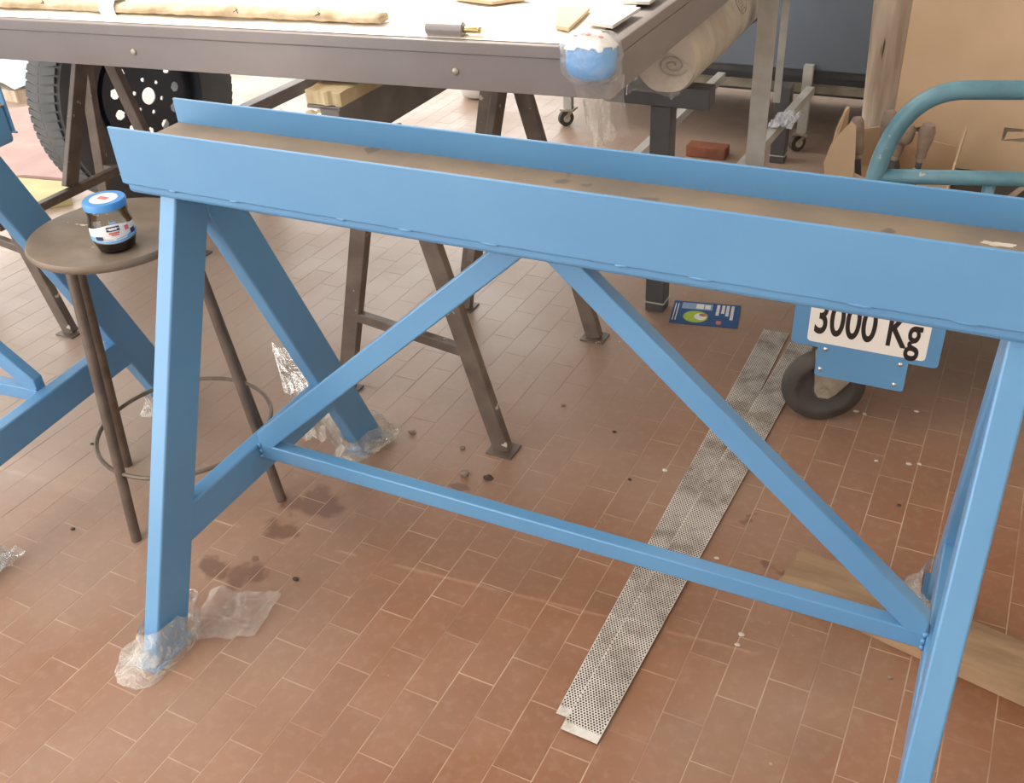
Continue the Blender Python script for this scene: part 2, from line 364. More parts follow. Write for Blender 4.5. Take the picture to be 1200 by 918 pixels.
    def build(s, name, material, parent=None, smooth=False, fixn=True):
        if fixn: bmesh.ops.recalc_face_normals(s.bm, faces=s.bm.faces)
        if parent is not None and parent.name in ORG:
            bmesh.ops.translate(s.bm, verts=s.bm.verts, vec=-ORG[parent.name])
        me = bpy.data.meshes.new(name); s.bm.to_mesh(me); s.bm.free()
        me.materials.append(M[material])
        if smooth:
            for p in me.polygons: p.use_smooth = True
        o = bpy.data.objects.new(name, me); COL.objects.link(o)
        if parent is not None:
            o.parent = parent
            if parent.name in ORG: ORG[o.name] = ORG[parent.name].copy()
        return o
def autosmooth(o, deg=35):
    me = o.data
    for p in me.polygons: p.use_smooth = True
    me.set_sharp_from_angle(angle=math.radians(deg))
    return o
def hard(o, thr=4e-4):
    for p in o.data.polygons: p.use_smooth = p.area < thr
    return o
def tag(o, label, cat, group=None, kind=None):
    if label: o['label'] = label
    if cat: o['category'] = cat
    if group: o['group'] = group
    if kind: o['kind'] = kind
    return o
def thing(name, label, cat, loc=(0, 0, 0), rz=0.0, group=None, world=True):
    """Empty at the base; with world=True its parts are given in world coordinates"""
    o = bpy.data.objects.new(name, None); COL.objects.link(o); o.location = loc; o.rotation_euler = (0, 0, rz)
    o.empty_display_size = 0.05
    if world: ORG[o.name] = Vector(loc)
    return tag(o, label, cat, group)
def single(b, name, material, label, cat, group=None, loc=None, smooth=False, sharp=None):
    """a thing that is one mesh, given in world coordinates, origin moved to its base"""
    o = b.build(name, material, None, smooth)
    me = o.data
    if loc is None:
        xs = [v.co for v in me.vertices]
        loc = Vector(((min(v.x for v in xs) + max(v.x for v in xs)) / 2, (min(v.y for v in xs) + max(v.y for v in xs)) / 2, min(v.z for v in xs)))
    loc = Vector(loc); me.transform(Matrix.Translation(-loc)); o.location = loc
    ORG[o.name] = loc
    if sharp: autosmooth(o, sharp)
    return tag(o, label, cat, group)
def copy_tree(o, parent=None):
    c = o.copy(); COL.objects.link(c); c.parent = parent
    for ch in [x for x in bpy.data.objects if x.parent == o]:
        copy_tree(ch, c)
    return c
def text_mesh(txt, size, name, material, parent, mw, offset=0.0, depth=0.0):
    cu = bpy.data.curves.new(name, 'FONT'); cu.body = txt; cu.size = size; cu.offset = offset; cu.extrude = depth
    t = bpy.data.objects.new(name + '_tmp', cu); COL.objects.link(t)
    bpy.context.view_layer.update()
    me = bpy.data.meshes.new_from_object(t.evaluated_get(bpy.context.evaluated_depsgraph_get()))
    bpy.data.objects.remove(t); bpy.data.curves.remove(cu)
    xs = [v.co.x for v in me.vertices]; wdt = max(xs) - min(xs)
    me.transform(Matrix.Translation((-min(xs), 0, 0)))
    me.transform(mw(wdt))
    me.materials.clear(); me.materials.append(M[material]); me.name = name
    o = bpy.data.objects.new(name, me); COL.objects.link(o); o.parent = parent
    if parent.name in ORG: me.transform(Matrix.Translation(-ORG[parent.name]))
    return o

# ------------------------------------------------------------------ the room
XL, XR, YF, YB, ZC = -7.0, 2.9, -3.6, 6.2, 3.6
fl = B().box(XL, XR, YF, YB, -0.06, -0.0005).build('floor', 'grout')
tag(fl, 'reddish brown terracotta tile floor of the workshop', 'floor', kind='structure')
# tiles: running bond, 150 x 75 mm
TY = 0.01746; dl = Vector((math.sin(TY), math.cos(TY), 0)); dw = Vector((math.cos(TY), -math.sin(TY), 0)); T0 = Vector((0.8545, -0.2628, 0))
def tile_bm(bm, c, hx, hy, h, ch, dz=0.0):
    lo = -0.0012
    def ring(a, b, z): return [bm.verts.new(c + dw * (sx * a) + dl * (sy * b) + Vector((0, 0, z))) for sx, sy in ((-1, -1), (1, -1), (1, 1), (-1, 1))]
    r0, r1, r2 = ring(hx, hy, lo), ring(hx, hy, dz - ch), ring(hx - ch, hy - ch, dz)
    fs = [bm.faces.new(r2)]
    for A, C in ((r0, r1), (r1, r2)):
        for k in range(4): fs.append(bm.faces.new((A[k], A[(k + 1) % 4], C[(k + 1) % 4], C[k])))
    return fs
HX, HY, CH = 0.0375 - 0.0011, 0.075 - 0.0011, 0.0004
cells = []
for v in range(-80, 30):
    for u in range(-24, 42):
        uu = u + (0.5 if v % 2 == 0 else 0.0)       # tile of column v..v+1, from uu to uu+1
        c = T0 + dl * (0.15 * (uu + 0.5)) + dw * (0.075 * (v + 0.5))
        if not (XL + .1 < c.x < XR - .1 and YF + 2.2 < c.y < YB - .1): continue
        q = c - CAM; z = q.dot(FW)
        px, py = 600 + FPX * q.dot(RT) / max(z, .01), 459 - FPX * q.dot(UP) / max(z, .01)
        vis = z > 0.2 and -20 < px < 1220 and -20 < py < 938
        cells.append((0 if vis else 1, z, c))
cells.sort(key=lambda t: (t[0], t[1]))
bm = bmesh.new(); tile_bm(bm, Vector((0, 0, 0)), HX, HY, 0.0, CH)
me0 = bpy.data.meshes.new('tile'); bm.to_mesh(me0); bm.free(); me0.materials.append(M['tile'])
for i, (_, _, c) in enumerate(cells[:300]):
    o = bpy.data.objects.new('tile', me0); COL.objects.link(o); o.parent = fl
    o.location = (c.x, c.y, random.uniform(-0.0002, 0.0001)); o.rotation_euler = (random.gauss(0, .0005), random.gauss(0, .0010), random.gauss(0, .0015))
bm = bmesh.new(); lay = bm.faces.layers.float.new('shade')
for _, _, c in cells[300:]:
    s = random.random()
    for f in tile_bm(bm, c, HX + .0005, HY + .0005, 0, CH * .6, random.uniform(-0.0002, 0.0001)): f[lay] = s
me = bpy.data.meshes.new('floor_tiles'); bm.to_mesh(me); bm.free(); me.materials.append(M['tiles'])
o = bpy.data.objects.new('floor_tiles', me); COL.objects.link(o); o.parent = fl; o['kind'] = 'stuff'

def structure(b, name, material, label, cat):
    o = b.build(name, material); return tag(o, label, cat, kind='structure')
structure(B().box(XR, XR + .2, -3.1, YB, -.06, ZC), 'wall_right', 'plaster', 'plain plaster wall at the right of the workshop', 'wall')
structure(B().box(-2.0, XR, YB, YB + .2, -.06, ZC), 'wall_back', 'plaster', 'plain plaster wall behind the machines beside the open gateway', 'wall')
structure(B().box(-0.3, XR, YF - .2, YF, -.06, ZC), 'wall_front', 'plaster', 'plain plaster wall behind the camera', 'wall')
# ceiling with an opening added and shaped to drop sun on the table alone
sh = SUNDIR * ((ZC - 1.0) / -SUNDIR.z)
def up_(a_, b_): return (FC0.x + EX0.x * a_ - sh.x, FC0.y + EX0.y * a_ + b_ - sh.y)
FC0 = Vector((.629, .395, 0)); EX0 = Vector((math.cos(math.radians(4.9)), math.sin(math.radians(4.9)), 0))
q0, q1, q2, q3 = up_(-2.5, .008), up_(-.012, .008), up_(-.012, 1.19), up_(-2.5, 1.19)
cb = B()
for poly_ in ([(XL, YF), (XR, YF), q1, q0], [(XR, YF), (XR, YB), q2, q1], [(XR, YB), (XL, YB), q3, q2], [(XL, YB), (XL, YF), q0, q3]):
    cb.prism(poly_, 'z', ZC, ZC + .02)
structure(cb, 'ceiling', 'concrete', 'pale workshop ceiling with an opening added to let sun onto the table', 'ceiling')

# ------------------------------------------------------------------ blue trestles
TL = 1.3352; ZB, ZW, ZT, ZS = 0.8295, 0.8493, 0.9482, 0.9035; BT = 0.0816; S0, S1 = 0.3644, 0.0195; AX, AY = 0.0366, 0.089; ZCB = 0.2666
def make_trestle(label):
    t = thing('blue_trestle', label, 'trestle', world=False, group='blue steel trestles')
    hard(B().box(-.078, TL + .078, -BT + .005, BT - .005, ZB, ZS, .009, 3).build('beam', 'blue', t), 2e-2)
    B().box(-.078, TL + .078, -BT + .0055, BT - .0055, ZS - .0005, ZS + .0012).build('deck', 'rust_deck', t)['label'] = 'bare rusty brown steel deck'
    for sg in (-1, 1):
        y0, y1 = sorted((sg * (BT - .005), sg * BT))
        pl = B().box(-.08, TL + .08, y0, y1, ZW, ZT, .0015, 2).build('side_plate', 'blue', t)
        for k in range(9):
            x = .03 + k * .157 + random.uniform(-.03, .03); L = random.uniform(.008, .02)
            autosmooth(B().ball((x, sg * (BT - .0035), ZW - .0005), L, .0045, .0035, .25, 2, k).build('weld_bead', 'blue', pl), 80)
        B().tube([(-.078 + i * .03, sg * (BT - .0046), ZW - .0006 + .0006 * math.sin(i * 2.3)) for i in range(51)], .0022, 6).build('weld_seam', 'blue', pl, True)
    B().ball((1.285, .03, ZS + .0010), .020, .007, .0010, .9, 3, 4).build('paint_smear', 'crumb_pale', t)
    zi = (S0 - AY / 2) / ((S0 - S1) / ZB)
    for X in (0, TL):
        for sg in (-1, 1):
            pts = [(sg * (S0 + AY / 2), .004), (sg * (S0 - AY / 2), .004), (0, zi), (0, ZB + .002), (sg * (S1 + AY / 2), ZB + .002)]
            hard(B().prism(pts, 'x', X - AX / 2, X + AX / 2, .004, 3).build('leg', 'blue', t), 6e-3)
            B().box(X - .028, X + .028, sg * S0 - .055, sg * S0 + .055, .0005, .005).build('foot_plate', 'blue', t)
        hard(B().prism([(-.26, .19), (.26, .19), (.226, ZCB), (-.226, ZCB)], 'x', X - AX / 2 + .0008, X + AX / 2 - .0008, .004, 3).build('crossbar', 'blue', t), 3e-3)
    hard(B().box(AX / 2 - .002, TL - AX / 2 + .002, -.0136, .0136, .231, ZCB, .003, 2).build('long_bar', 'blue', t), 1e-2)
    for m in (0, 1):
        pts = [(.0185, .262), (.05, .262), (.6676, .816), (.6676, .8315), (.627, .8315), (.0185, .294)]
        if m: pts = [(TL - x, z) for x, z in pts]
        hard(B().prism(pts, 'y', -.0132, .0132, .003, 2).build('diagonal_brace', 'blue', t), 4e-3)
        X = AX / 2 + .002 if not m else TL - AX / 2 - .002
        for k in range(3):
            autosmooth(B().ball((X, -.0145, .236 + k * .014), .005, .004, .007, .2, 1, k).build('weld_bead', 'blue', t), 80)
    return t
t1 = make_trestle('large blue steel trestle with channel top in the foreground')
t2 = copy_tree(t1); t2['label'] = 'second blue trestle cut off at the left edge behind the stool'
a2 = math.radians(5.0); t2.location = (-.575 - TL * math.cos(a2), -.03 - TL * math.sin(a2), 0); t2.rotation_euler = (0, 0, a2)

# ------------------------------------------------------------------ stool and jar
SCX, SCY, SZ = -.312, .057, .668
st = thing('round_stool', 'round brown wooden stool with steel legs and ring', 'stool', (-.31, .08, 0))
prof = [(.02, -.026), (.140, -.026), (.156, -.024), (.165, -.018), (.168, -.010), (.165, -.003), (.155, 0), (.05, .0)]
autosmooth(B().lathe(prof, (SCX, SCY, SZ), n=56).build('seat', 'stool_wood', st), 45)
feet = [(-.289, -.143), (-.068, .098), (-.304, .316), (-.511, .058)]
tops = [(-.355, -.030), (-.195, .135), (-.262, .190), (-.405, .030)]
for f, t in zip(feet, tops):
    lg = B().tube([(t[0], t[1], SZ - .02), (f[0], f[1], 0.0)], .0115, 14).build('leg', 'stool_steel', st, True); autosmooth(lg, 60)
ring = []
zr = .165; k = zr / (SZ - .02)
ct = [(f[0] + (t[0] - f[0]) * k, f[1] + (t[1] - f[1]) * k) for f, t in zip(feet, tops)]
cx = sum(p[0] for p in ct) / 4; cy = sum(p[1] for p in ct) / 4; rr = sum(math.hypot(p[0] - cx, p[1] - cy) for p in ct) / 4
B().tube([(cx + rr * math.cos(2 * PI * i / 48), cy + rr * math.sin(2 * PI * i / 48), zr) for i in range(48)], .005, 10, True).build('foot_ring', 'stool_ring', st, True)

JX, JY = -.232, -.006
jar = thing('glass_jar', 'small glass jar with blue lid standing on the stool', 'jar', (JX, JY, SZ))
J = (JX, JY, SZ)
autosmooth(B().lathe([(.030, .001), (.034, .004), (.037, .014), (.041, .028), (.042, .045), (.040, .060), (.038, .068), (.037, .073), (.038, .080), (.036, .088), (.035, .092)], J, n=40).build('glass_body', 'glass', jar), 70)
autosmooth(B().lathe([(.029, .004), (.033, .006), (.036, .015), (.0385, .023)], J, n=40).build('residue', 'jam', jar), 50)
autosmooth(B().lathe([(.0385, .0232), (.0398, .029), (.0400, .031)], J, n=40).build('residue_top', 'honey', jar), 50)
lid = B().lathe([(.0385, .087), (.040, .088), (.040, .099), (.0385, .1015), (.028, .1015)], J, n=40).build('lid', 'lid_blue', jar); autosmooth(lid, 40)
B().lathe([(.026, .1014), (.026, .1019)], J, n=32).build('lid_print', 'lid_white', lid)
B().box(JX - .012, JX + .010, JY - .006, JY + .006, SZ + .1018, SZ + .1022).build('lid_logo', 'print_red', lid)
# paper label: curved bands facing the camera
vd = math.atan2(CAM.y - JY, CAM.x - JX)
def band(a0, a1, z0, z1, dr, n=18, wave=0.0, wave0=0.0):
    b = B()
    def rad(z):
        zz = max(0.028, min(.060, z)); return .0412 + (.001 if .035 < zz < .055 else 0)
    def fn(u, v):
        a = vd + a0 + (a1 - a0) * u
        top = z1 + wave * math.cos((u - .5) * 2 * PI) * .5; bot = z0 + wave0 * math.cos((u - .5) * 2 * PI) * .5
        z = bot + (top - bot) * v
        return Vector((JX + (rad(z) + dr) * math.cos(a), JY + (rad(z) + dr) * math.sin(a), SZ + z))
    return b.sheet(n, 4, fn)
lb = band(-1.25, 1.25, .030, .060, .0012, 24, .008, -.004).build('paper_label', 'print_white', jar, True)
band(-1.25, 1.25, .028, .038, .0016, 24, -.006, -.004).build('label_band', 'print_sky', lb, True)
for a0, a1, z0, z1, mt in ((-.28, .28, .051, .060, 'print_navy'), (-.17, .17, .0535, .0575, 'print_white'), (-.2, .24, .0455, .0492, 'print_red'), (-.12, .2, .042, .0448, 'print_red'), (.5, .7, .047, .056, 'print_red'),
                           (-.85, -.5, .034, .042, 'print_navy'), (.75, 1.05, .036, .046, 'print_navy'), (-.1, .22, .064, .068, 'print_sky')):
    band(a0, a1, z0, z1, .0020 if mt != 'print_sky' else -.0015, 6).build('label_print', mt, lb, True)

# ------------------------------------------------------------------ dark sawhorses
def make_sawhorse(label):
    t = thing('steel_sawhorse', label, 'sawhorse', world=False, group='dark steel sawhorses under the brown frame')
    # local origin: x 0 = apex line, near frame y=.48, far frame y=1.05 (placed with loc)
    ap = .105
    bm_ = B()
    z0, z1 = .787, .875
    bm_.box(ap - .045, ap + .0, .31, 1.40, z0, z1 , .002, 1)
    bm_.box(ap - .075, ap + .003, .31, 1.40, z1 - .007, z1, .001, 1)
    bm_.build('top_channel', 'channel', t)
    F = [((.329, .464), (-.185, .545), .47), ((.337, 1.039), (-.102, 1.066), 1.05)]
    for (R_, L_, ya) in F:
        for fx, fy in (R_, L_):
            sgn = 1 if fx > ap else -1
            B().bar((fx, fy, .004), (ap - .02 + sgn * .025, ya, z0), .044, .026, (0, 1, 0), .002, 1).build('leg', 'sawhorse', t)
            B().box(fx - .034, fx + .034, fy - .03, fy + .03, .0, .005).build('foot_plate', 'sawhorse', t)
        k = .265 / z0
        pr = (R_[0] + (ap - R_[0]) * k, R_[1] + (ya - R_[1]) * k); pl = (L_[0] + (ap - .03 - L_[0]) * k, L_[1] + (ya - L_[1]) * k)
        B().bar((pl[0], pl[1], .265), (pr[0], pr[1], .265), .022, .026, bev=.002, seg=1).build('crossbar', 'sawhorse', t)
    B().bar((ap - .0, .50, .30), (ap + .005, 1.05, .30), .026, .026, bev=.002, seg=1).build('stretcher', 'sawhorse', t)
    B().bar((ap - .01, 1.04, .775), (ap - .01, .80, .31), .05, .022, (1, 0, 0), .002, 1).build('diagonal_brace', 'sawhorse', t)
    return t
h1 = make_sawhorse('dark rusty sawhorse with pale wood packer behind the blue trestle')
h2 = copy_tree(h1); h2.location = (-1.494, .03, 0); h2['label'] = 'dark sawhorse in front of the tyre beneath the brown frame'
pk = B().sheet(14, 40, lambda u, v: Vector((.030 + .082 * u + .004 * noise.noise(Vector((u * 3, v * 12, 1))), .312 + 1.05 * v + (.012 * noise.noise(Vector((u * 6, 4, 2))) if v == 0 else 0), .903 + .004 * noise.noise(Vector((u * 5, v * 30, 0))))))
r_ = bmesh.ops.extrude_face_region(pk.bm, geom=pk.bm.faces[:])
for v_ in [g for g in r_['geom'] if isinstance(g, bmesh.types.BMVert)]: v_.co.z = .8765
single(pk, 'wood_packer', 'wood_raw', 'splintered pale wood packer on top of the sawhorse channel', 'wood')

# ------------------------------------------------------------------ brown steel frame with packing
FA = math.radians(4.9); FC = Vector((.629, .395, 0)); ex = Vector((math.cos(FA), math.sin(FA), 0)); ey = Vector((0, 1, 0))
def fp(a, b, z): return FC + ex * a + ey * b + Vector((0, 0, z))
fr = thing('steel_gate', 'large brown painted steel gate frame lying flat on sawhorses', 'gate', (-.7, 1.2, .91))
FZ0, FZ1 = .911, 1.0
def rail(a0, a1, b0, b1, name, cap=True):
    b = B()
    def hexa(A0, A1, B0, B1, z0, z1, bev):
        vs = [b.bm.verts.new(fp(a, q, z)) for z in (z0, z1) for q in (B0, B1) for a in (A0, A1)]
        for f in ((0, 2, 3, 1), (4, 5, 7, 6), (0, 1, 5, 4), (2, 6, 7, 3), (0, 4, 6, 2), (1, 3, 7, 5)): b.bm.faces.new([vs[i] for i in f])
        b._bev(vs, bev, 2)
    hexa(a0, a1, b0, b1, FZ0, FZ1 - .0235, .0015)
    return b.build(name, 'brown_steel', fr)
def cap(a0, a1, b0, b1):
    b = B()
    vs = [b.bm.verts.new(fp(a, q, z)) for z in (FZ1 - .0225, FZ1) for q in (b0, b1) for a in (a0, a1)]
    for f in ((0, 2, 3, 1), (4, 5, 7, 6), (0, 1, 5, 4), (2, 6, 7, 3), (0, 4, 6, 2), (1, 3, 7, 5)): b.bm.faces.new([vs[i] for i in f])
    b._bev(vs, .002, 2); return b.build('rim_strip', 'brown_steel', fr)
W_ = .055; LX, LY = -2.55, 1.22
rail(LX, 0, .004, W_, 'near_rail'); rail(-W_, -.0, W_, LY - W_, 'right_rail'); rail(LX, 0, LY - W_, LY, 'far_rail'); rail(LX, LX + W_, W_, LY - W_, 'left_rail')
cap(LX, 0, 0, W_); cap(-W_, .0, W_ + .0005, LY - W_); cap(LX, 0, LY - W_ + .0005, LY); cap(LX, LX + W_, W_ + .0005, LY - W_ )
B().poly([fp(LX + W_, W_, .975), fp(-W_, W_, .975), fp(-W_, LY - W_, .975), fp(LX + W_, LY - W_, .975)]).build('sheet_panel', 'brown_steel', fr)
for a in (-.295, -1.03):
    autosmooth(B().lathe([(.0065, 0), (.0065, .002), (.004, .004)], fp(a, .004, .945), (0.08, -1, 0), 14).build('bolt', 'galv', fr), 40)
# white packing paper over the panel
def paper(u, v):
    a = LX + .03 + (-.03 - LX - .05) * u; b = .014 + (LY - .07) * v  # near edge laid over the rim to imitate its glare
    n = (noise.noise(Vector((a * 5, b * 5, 0))) * .006 + noise.noise(Vector((a * 14, b * 14, 3))) * .003 + .005) * min(1, max(0, (b - .02) / .05))
    return fp(a, b, 1.0012 + max(0, n))
single(B().sheet(110, 90, paper), 'packing_paper', 'paper_white', 'bright white packing paper spread over the brown frame', 'paper', smooth=True)
def rollpt(i, n):
    t = i / n; a = -2.3 + (2.3 - .475) * t
    return fp(a, .075 + .012 * noise.noise(Vector((a * 3, 1, 1))), 1.016 + .004 * noise.noise(Vector((a * 5, 7, 1))))
kb = B().tube([rollpt(i, 120) for i in range(121)], [.026 - .006 * (i / 120) + .005 * noise.noise(Vector((i * .7, 0, 0))) for i in range(121)], 18)
for v_ in kb.bm.verts: v_.co.z = max(1.010, 1.010 + (v_.co.z - 1.010) * .62 + .005 * noise.noise(v_.co * 38))
kr = single(kb, 'kraft_paper_roll', 'kraft', 'long crumpled strip of brown kraft paper along the frame edge', 'paper', smooth=True)
for i, (a, c) in enumerate(((-1.12, 'print_white'),)):
    p = fp(a, .071, 1.016)
    b = B().tube([p + ex * (-.02 + .008 * k) for k in range(6)], .0225, 14, cap=False).build('tape_band', c, kr, True)
for a in (-1.30, -.80, -.61):
    p = fp(a, .056, 1.020)
    B().bar(p - ex * .005, p + ex * .005 + Vector((0, .003, .005)), .0012, .0012).build('pen_mark', 'black_ink', kr)
    B().bar(p + ex * .006 - Vector((0, 0, .002)), p + Vector((0, .004, .007)), .0012, .0012).build('pen_mark', 'black_ink', kr)
def pad(name, m, pts, z, label, cat, grp=None):
    b = B(); lo = [b.bm.verts.new((x, y, z)) for x, y in pts]; hi = [b.bm.verts.new((x, y, z + .006)) for x, y in pts]; n = len(pts)
    b.bm.faces.new(lo[::-1]); b.bm.faces.new(hi)
    for i in range(n): b.bm.faces.new((lo[i], lo[(i + 1) % n], hi[(i + 1) % n], hi[i]))
    return single(b, name, m, label, cat, grp)
pad('foam_pad', 'foam', [(.545, .50), (.548, .615), (.603, .622), (.600, .485)], 1.010, 'grey foam pad on the white paper nearest the blue block', 'foam pad', 'grey foam pads on the frame')
pad('foam_pad', 'foam', [(.550, .665), (.548, .76), (.604, .765), (.604, .670)], 1.010, 'grey foam pad on the white paper farther from the blue block', 'foam pad', 'grey foam pads on the frame')
pad('cardboard_scrap', 'card', [(.44, .60), (.50, .46), (.53, .45), (.51, .60)], 1.010, 'pale tan cardboard scrap lying on the white paper', 'cardboard')
pad('cardboard_scrap', 'card', [(.20, .62), (.30, .60), (.36, .66), (.24, .70)], 1.010, 'faint tan cardboard scrap near the top edge on white paper', 'cardboard')
# hinge barrel
hg = thing('hinge_barrel', 'brown steel hinge barrel with brass pin on frame rim', 'hinge', tuple(fp(-.33, .024, 1.0)))
hp = fp(-.36, .030, 1.0135)
autosmooth(B().lathe([(.0115, 0), (.013, .0015), (.013, .0725), (.0115, .074)], hp, ex, 24).build('barrel', 'brown_steel', hg), 40)
autosmooth(B().lathe([(.0058, .074), (.0058, .100), (.0062, .1005), (.0062, .106), (.005, .108)], hp, ex, 18).build('pin', 'brass', hg), 40)
B().bar(hp - Vector((0, 0, .0095)) + ex * .004, hp - Vector((0, 0, .0095)) + ex * .070, .020, .008).build('weld_foot', 'brown_steel', hg)
# blue block wrapped at the corner
bw = thing('wrapped_blue_block', 'blue block wrapped in clear plastic at the frame corner', 'wrapped block', (.612, .372, .955))
bb = B(); r_ = bmesh.ops.create_icosphere(bb.bm, subdivisions=4, radius=1.0)
for v in bb.bm.verts:
    d = v.co.copy(); q = (abs(d.x) ** 3.2 + abs(d.y) ** 3.2 + abs(d.z) ** 3.2) ** (-1 / 3.2); d *= q
    d *= 1 + .05 * noise.noise(d * 2.3)
    v.co = Vector((.606 + d.x * .043, .369 + d.y * .028, .990 + d.z * .036))
bb.build('block', 'blue_wrap', bw, True)
def cover(nm, m, s, zlo, seed, clip):
    b = B(); bmesh.ops.create_icosphere(b.bm, subdivisions=4, radius=1.0)
    kill = []
    for v in b.bm.verts:
        d = v.co.copy(); q = (abs(d.x) ** 3 + abs(d.y) ** 3 + abs(d.z) ** 3) ** (-1 / 3); d *= q * (1 + .10 * noise.noise(d * 3.1 + Vector((seed, 0, 0))))
        if d.z < clip + .25 * noise.noise(d * 4): kill.append(v)
        v.co = Vector((.606 + d.x * .043 * s, .369 + d.y * .030 * s, .991 + d.z * .037 * s))
    bmesh.ops.delete(b.bm, geom=kill, context='VERTS')
    return b.build(nm, m, bw, True)
cover('paper_cap', 'print_white', 1.06, 0, 1, .45); cover('plastic_wrap', 'film', 1.22, 0, 5, -2)
for k in range(5):
    x = .585 + .011 * k; B().ball((x, .356 + .006 * (k % 2), 1.0285 + .0015 * (k % 3)), .006, .003, .002, .3, 1, k).build('red_print', 'print_red', bw)
# stretch film hanging from the corner
def hang(u, v):
    x = .565 + .10 * u * (1 - .35 * v) + .03 * v; y = .383 - .006 - .012 * abs(noise.noise(Vector((u * 7, v * 1.5, 2)))) + .05 * v * v; z = .965 - .125 * v + .015 * noise.noise(Vector((u * 5, 3, 3))) * v
    return Vector((x, y, z))
single(B().sheet(36, 24, hang), 'stretch_film', 'film', 'crumpled clear stretch film hanging below the blue block', 'plastic film', smooth=True)
def tail(u, v):
    x = .580 + .048 * u + .010 * v + .01 * noise.noise(Vector((u * 4, v * 2, 9))); y = .40 + .02 * noise.noise(Vector((u * 9, v, 4))); z = .908 - .10 * v * (1 - .3 * u) + .01 * noise.noise(Vector((u * 6, 1, 3))) * v
    return Vector((x, y, z))
single(B().sheet(26, 18, tail), 'stretch_film', 'film_milky', 'milky tail of stretch film hanging off the frame corner', 'plastic film', smooth=True)

# ------------------------------------------------------------------ black stand and wrapped roll
bs = thing('black_stand', 'black steel stand carrying the wrapped roll', 'stand', (.46, 1.9, 0))
for i, (x, y) in enumerate(((.444, 1.27), (.50, 2.55))):
    B().box(x - .028, x + .028, y - .028, y + .028, 0, .618 if i == 0 else .30, .003, 2).build('leg', 'black_steel', bs)
    B().box(x - .030, x + .030, y - .030, y + .030, .028, .032).build('foot_band', 'rack_steel', bs)
    if i == 0: B().box(x - .16, x + .13, y - .028, y + .028, .618, .673, .003, 2).build('top_bar', 'black_steel', bs)
B().bar((.36, 1.29, .643), (.44, 2.2, .643), .04, .055).build('long_rail', 'black_steel', bs)
B().box(.34, .515, 2.17, 2.22, .618, .671).build('top_bar', 'black_steel', bs)
B().box(.468, .508, 2.172, 2.218, 0, .618).build('leg', 'black_steel', bs)
rl = thing('wrapped_roll', 'beige roll wrapped in clear plastic lying behind the brown frame', 'roll', (.45, 1.65, .675))
b = B(); n, m = 40, 46; rings = []
for j in range(m + 1):
    t = j / m; y = 1.19 + 1.10 * t; x = .470 - .01 * t; ring = []
    for k in range(n):
        a = 2 * PI * k / n; r = .086 * (1 + .035 * noise.noise(Vector((math.cos(a) * 1.5, math.sin(a) * 1.5, t * 5))))
        if j in (0, m): r *= .93
        z = max(-.078, r * math.sin(a)); ring.append(b.bm.verts.new((x + r * math.cos(a), y, .7530 + z)))
    rings.append(ring)
for A, C in zip(rings, rings[1:]):
    for k in range(n): b.bm.faces.new((A[k], A[(k + 1) % n], C[(k + 1) % n], C[k]))
b.bm.faces.new(rings[0][::-1]); b.bm.faces.new(rings[-1])
autosmooth(b.build('wrapped_body', 'roll_wrap', rl), 50)
sp = [( .49 + (.006 + .0024 * i / 2) * math.cos(i * .42), 1.186, .745 + (.006 + .0024 * i / 2) * math.sin(i * .42) * .7) for i in range(30)]
B().tube(sp, .0025, 6).build('rolled_end', 'roll_end', rl, True)
b = B().sheet(20, 14, lambda u, v: Vector((.46 + (.09 - .03 * v) * math.cos(PI * (.05 + .9 * u)) * 1.0, 1.185 - .09 * v, .718 + .06 * math.sin(PI * u) * (1 - .75 * v) - .03 * v + .012 * noise.noise(Vector((u * 6, v * 5, 3))))))
b.build('film_tail', 'film', rl, True)
# faint oval stamp on the roll
def onroll(a, y, dr=.0025):
    r = .088 + dr; t = (y - 1.19) / 1.10; return Vector((.470 - .01 * t + r * math.cos(a), y, .7530 + r * math.sin(a)))
B().tube([onroll(.55 + .30 * math.cos(2 * PI * i / 28), 1.62 + .04 * math.sin(2 * PI * i / 28)) for i in range(28)], .0012, 4, True).build('stamp_ring', 'stamp', rl)
for k in range(5):
    B().tube([onroll(.36 + .09 * k + .03 * (i % 2), 1.600 + .010 * (i)) for i in range(5)], .0012, 4).build('stamp_mark', 'stamp', rl)
def knot(u, v):
    return Vector((.40 + .05 * u + .02 * noise.noise(Vector((u * 5, v * 5, 1))), 1.62 + .5 * v, .775 + .10 * v + .02 * noise.noise(Vector((u * 7, v * 6, 0))) + .02 * u))
single(B().sheet(14, 40, lambda u, v: Vector((.40 + .07 * u + .02 * noise.noise(Vector((u * 4, v * 6, 1))), 1.42 + .75 * v, .845 + .02 * math.sin(u * 3) + .16 * u * v * 0 + .16 * (1 - u) * v + .018 * noise.noise(Vector((u * 7, v * 9, 0)))))), 'loose_film', 'film_milky', 'loose clear plastic bunched along the top of the roll', 'plastic film', smooth=True)

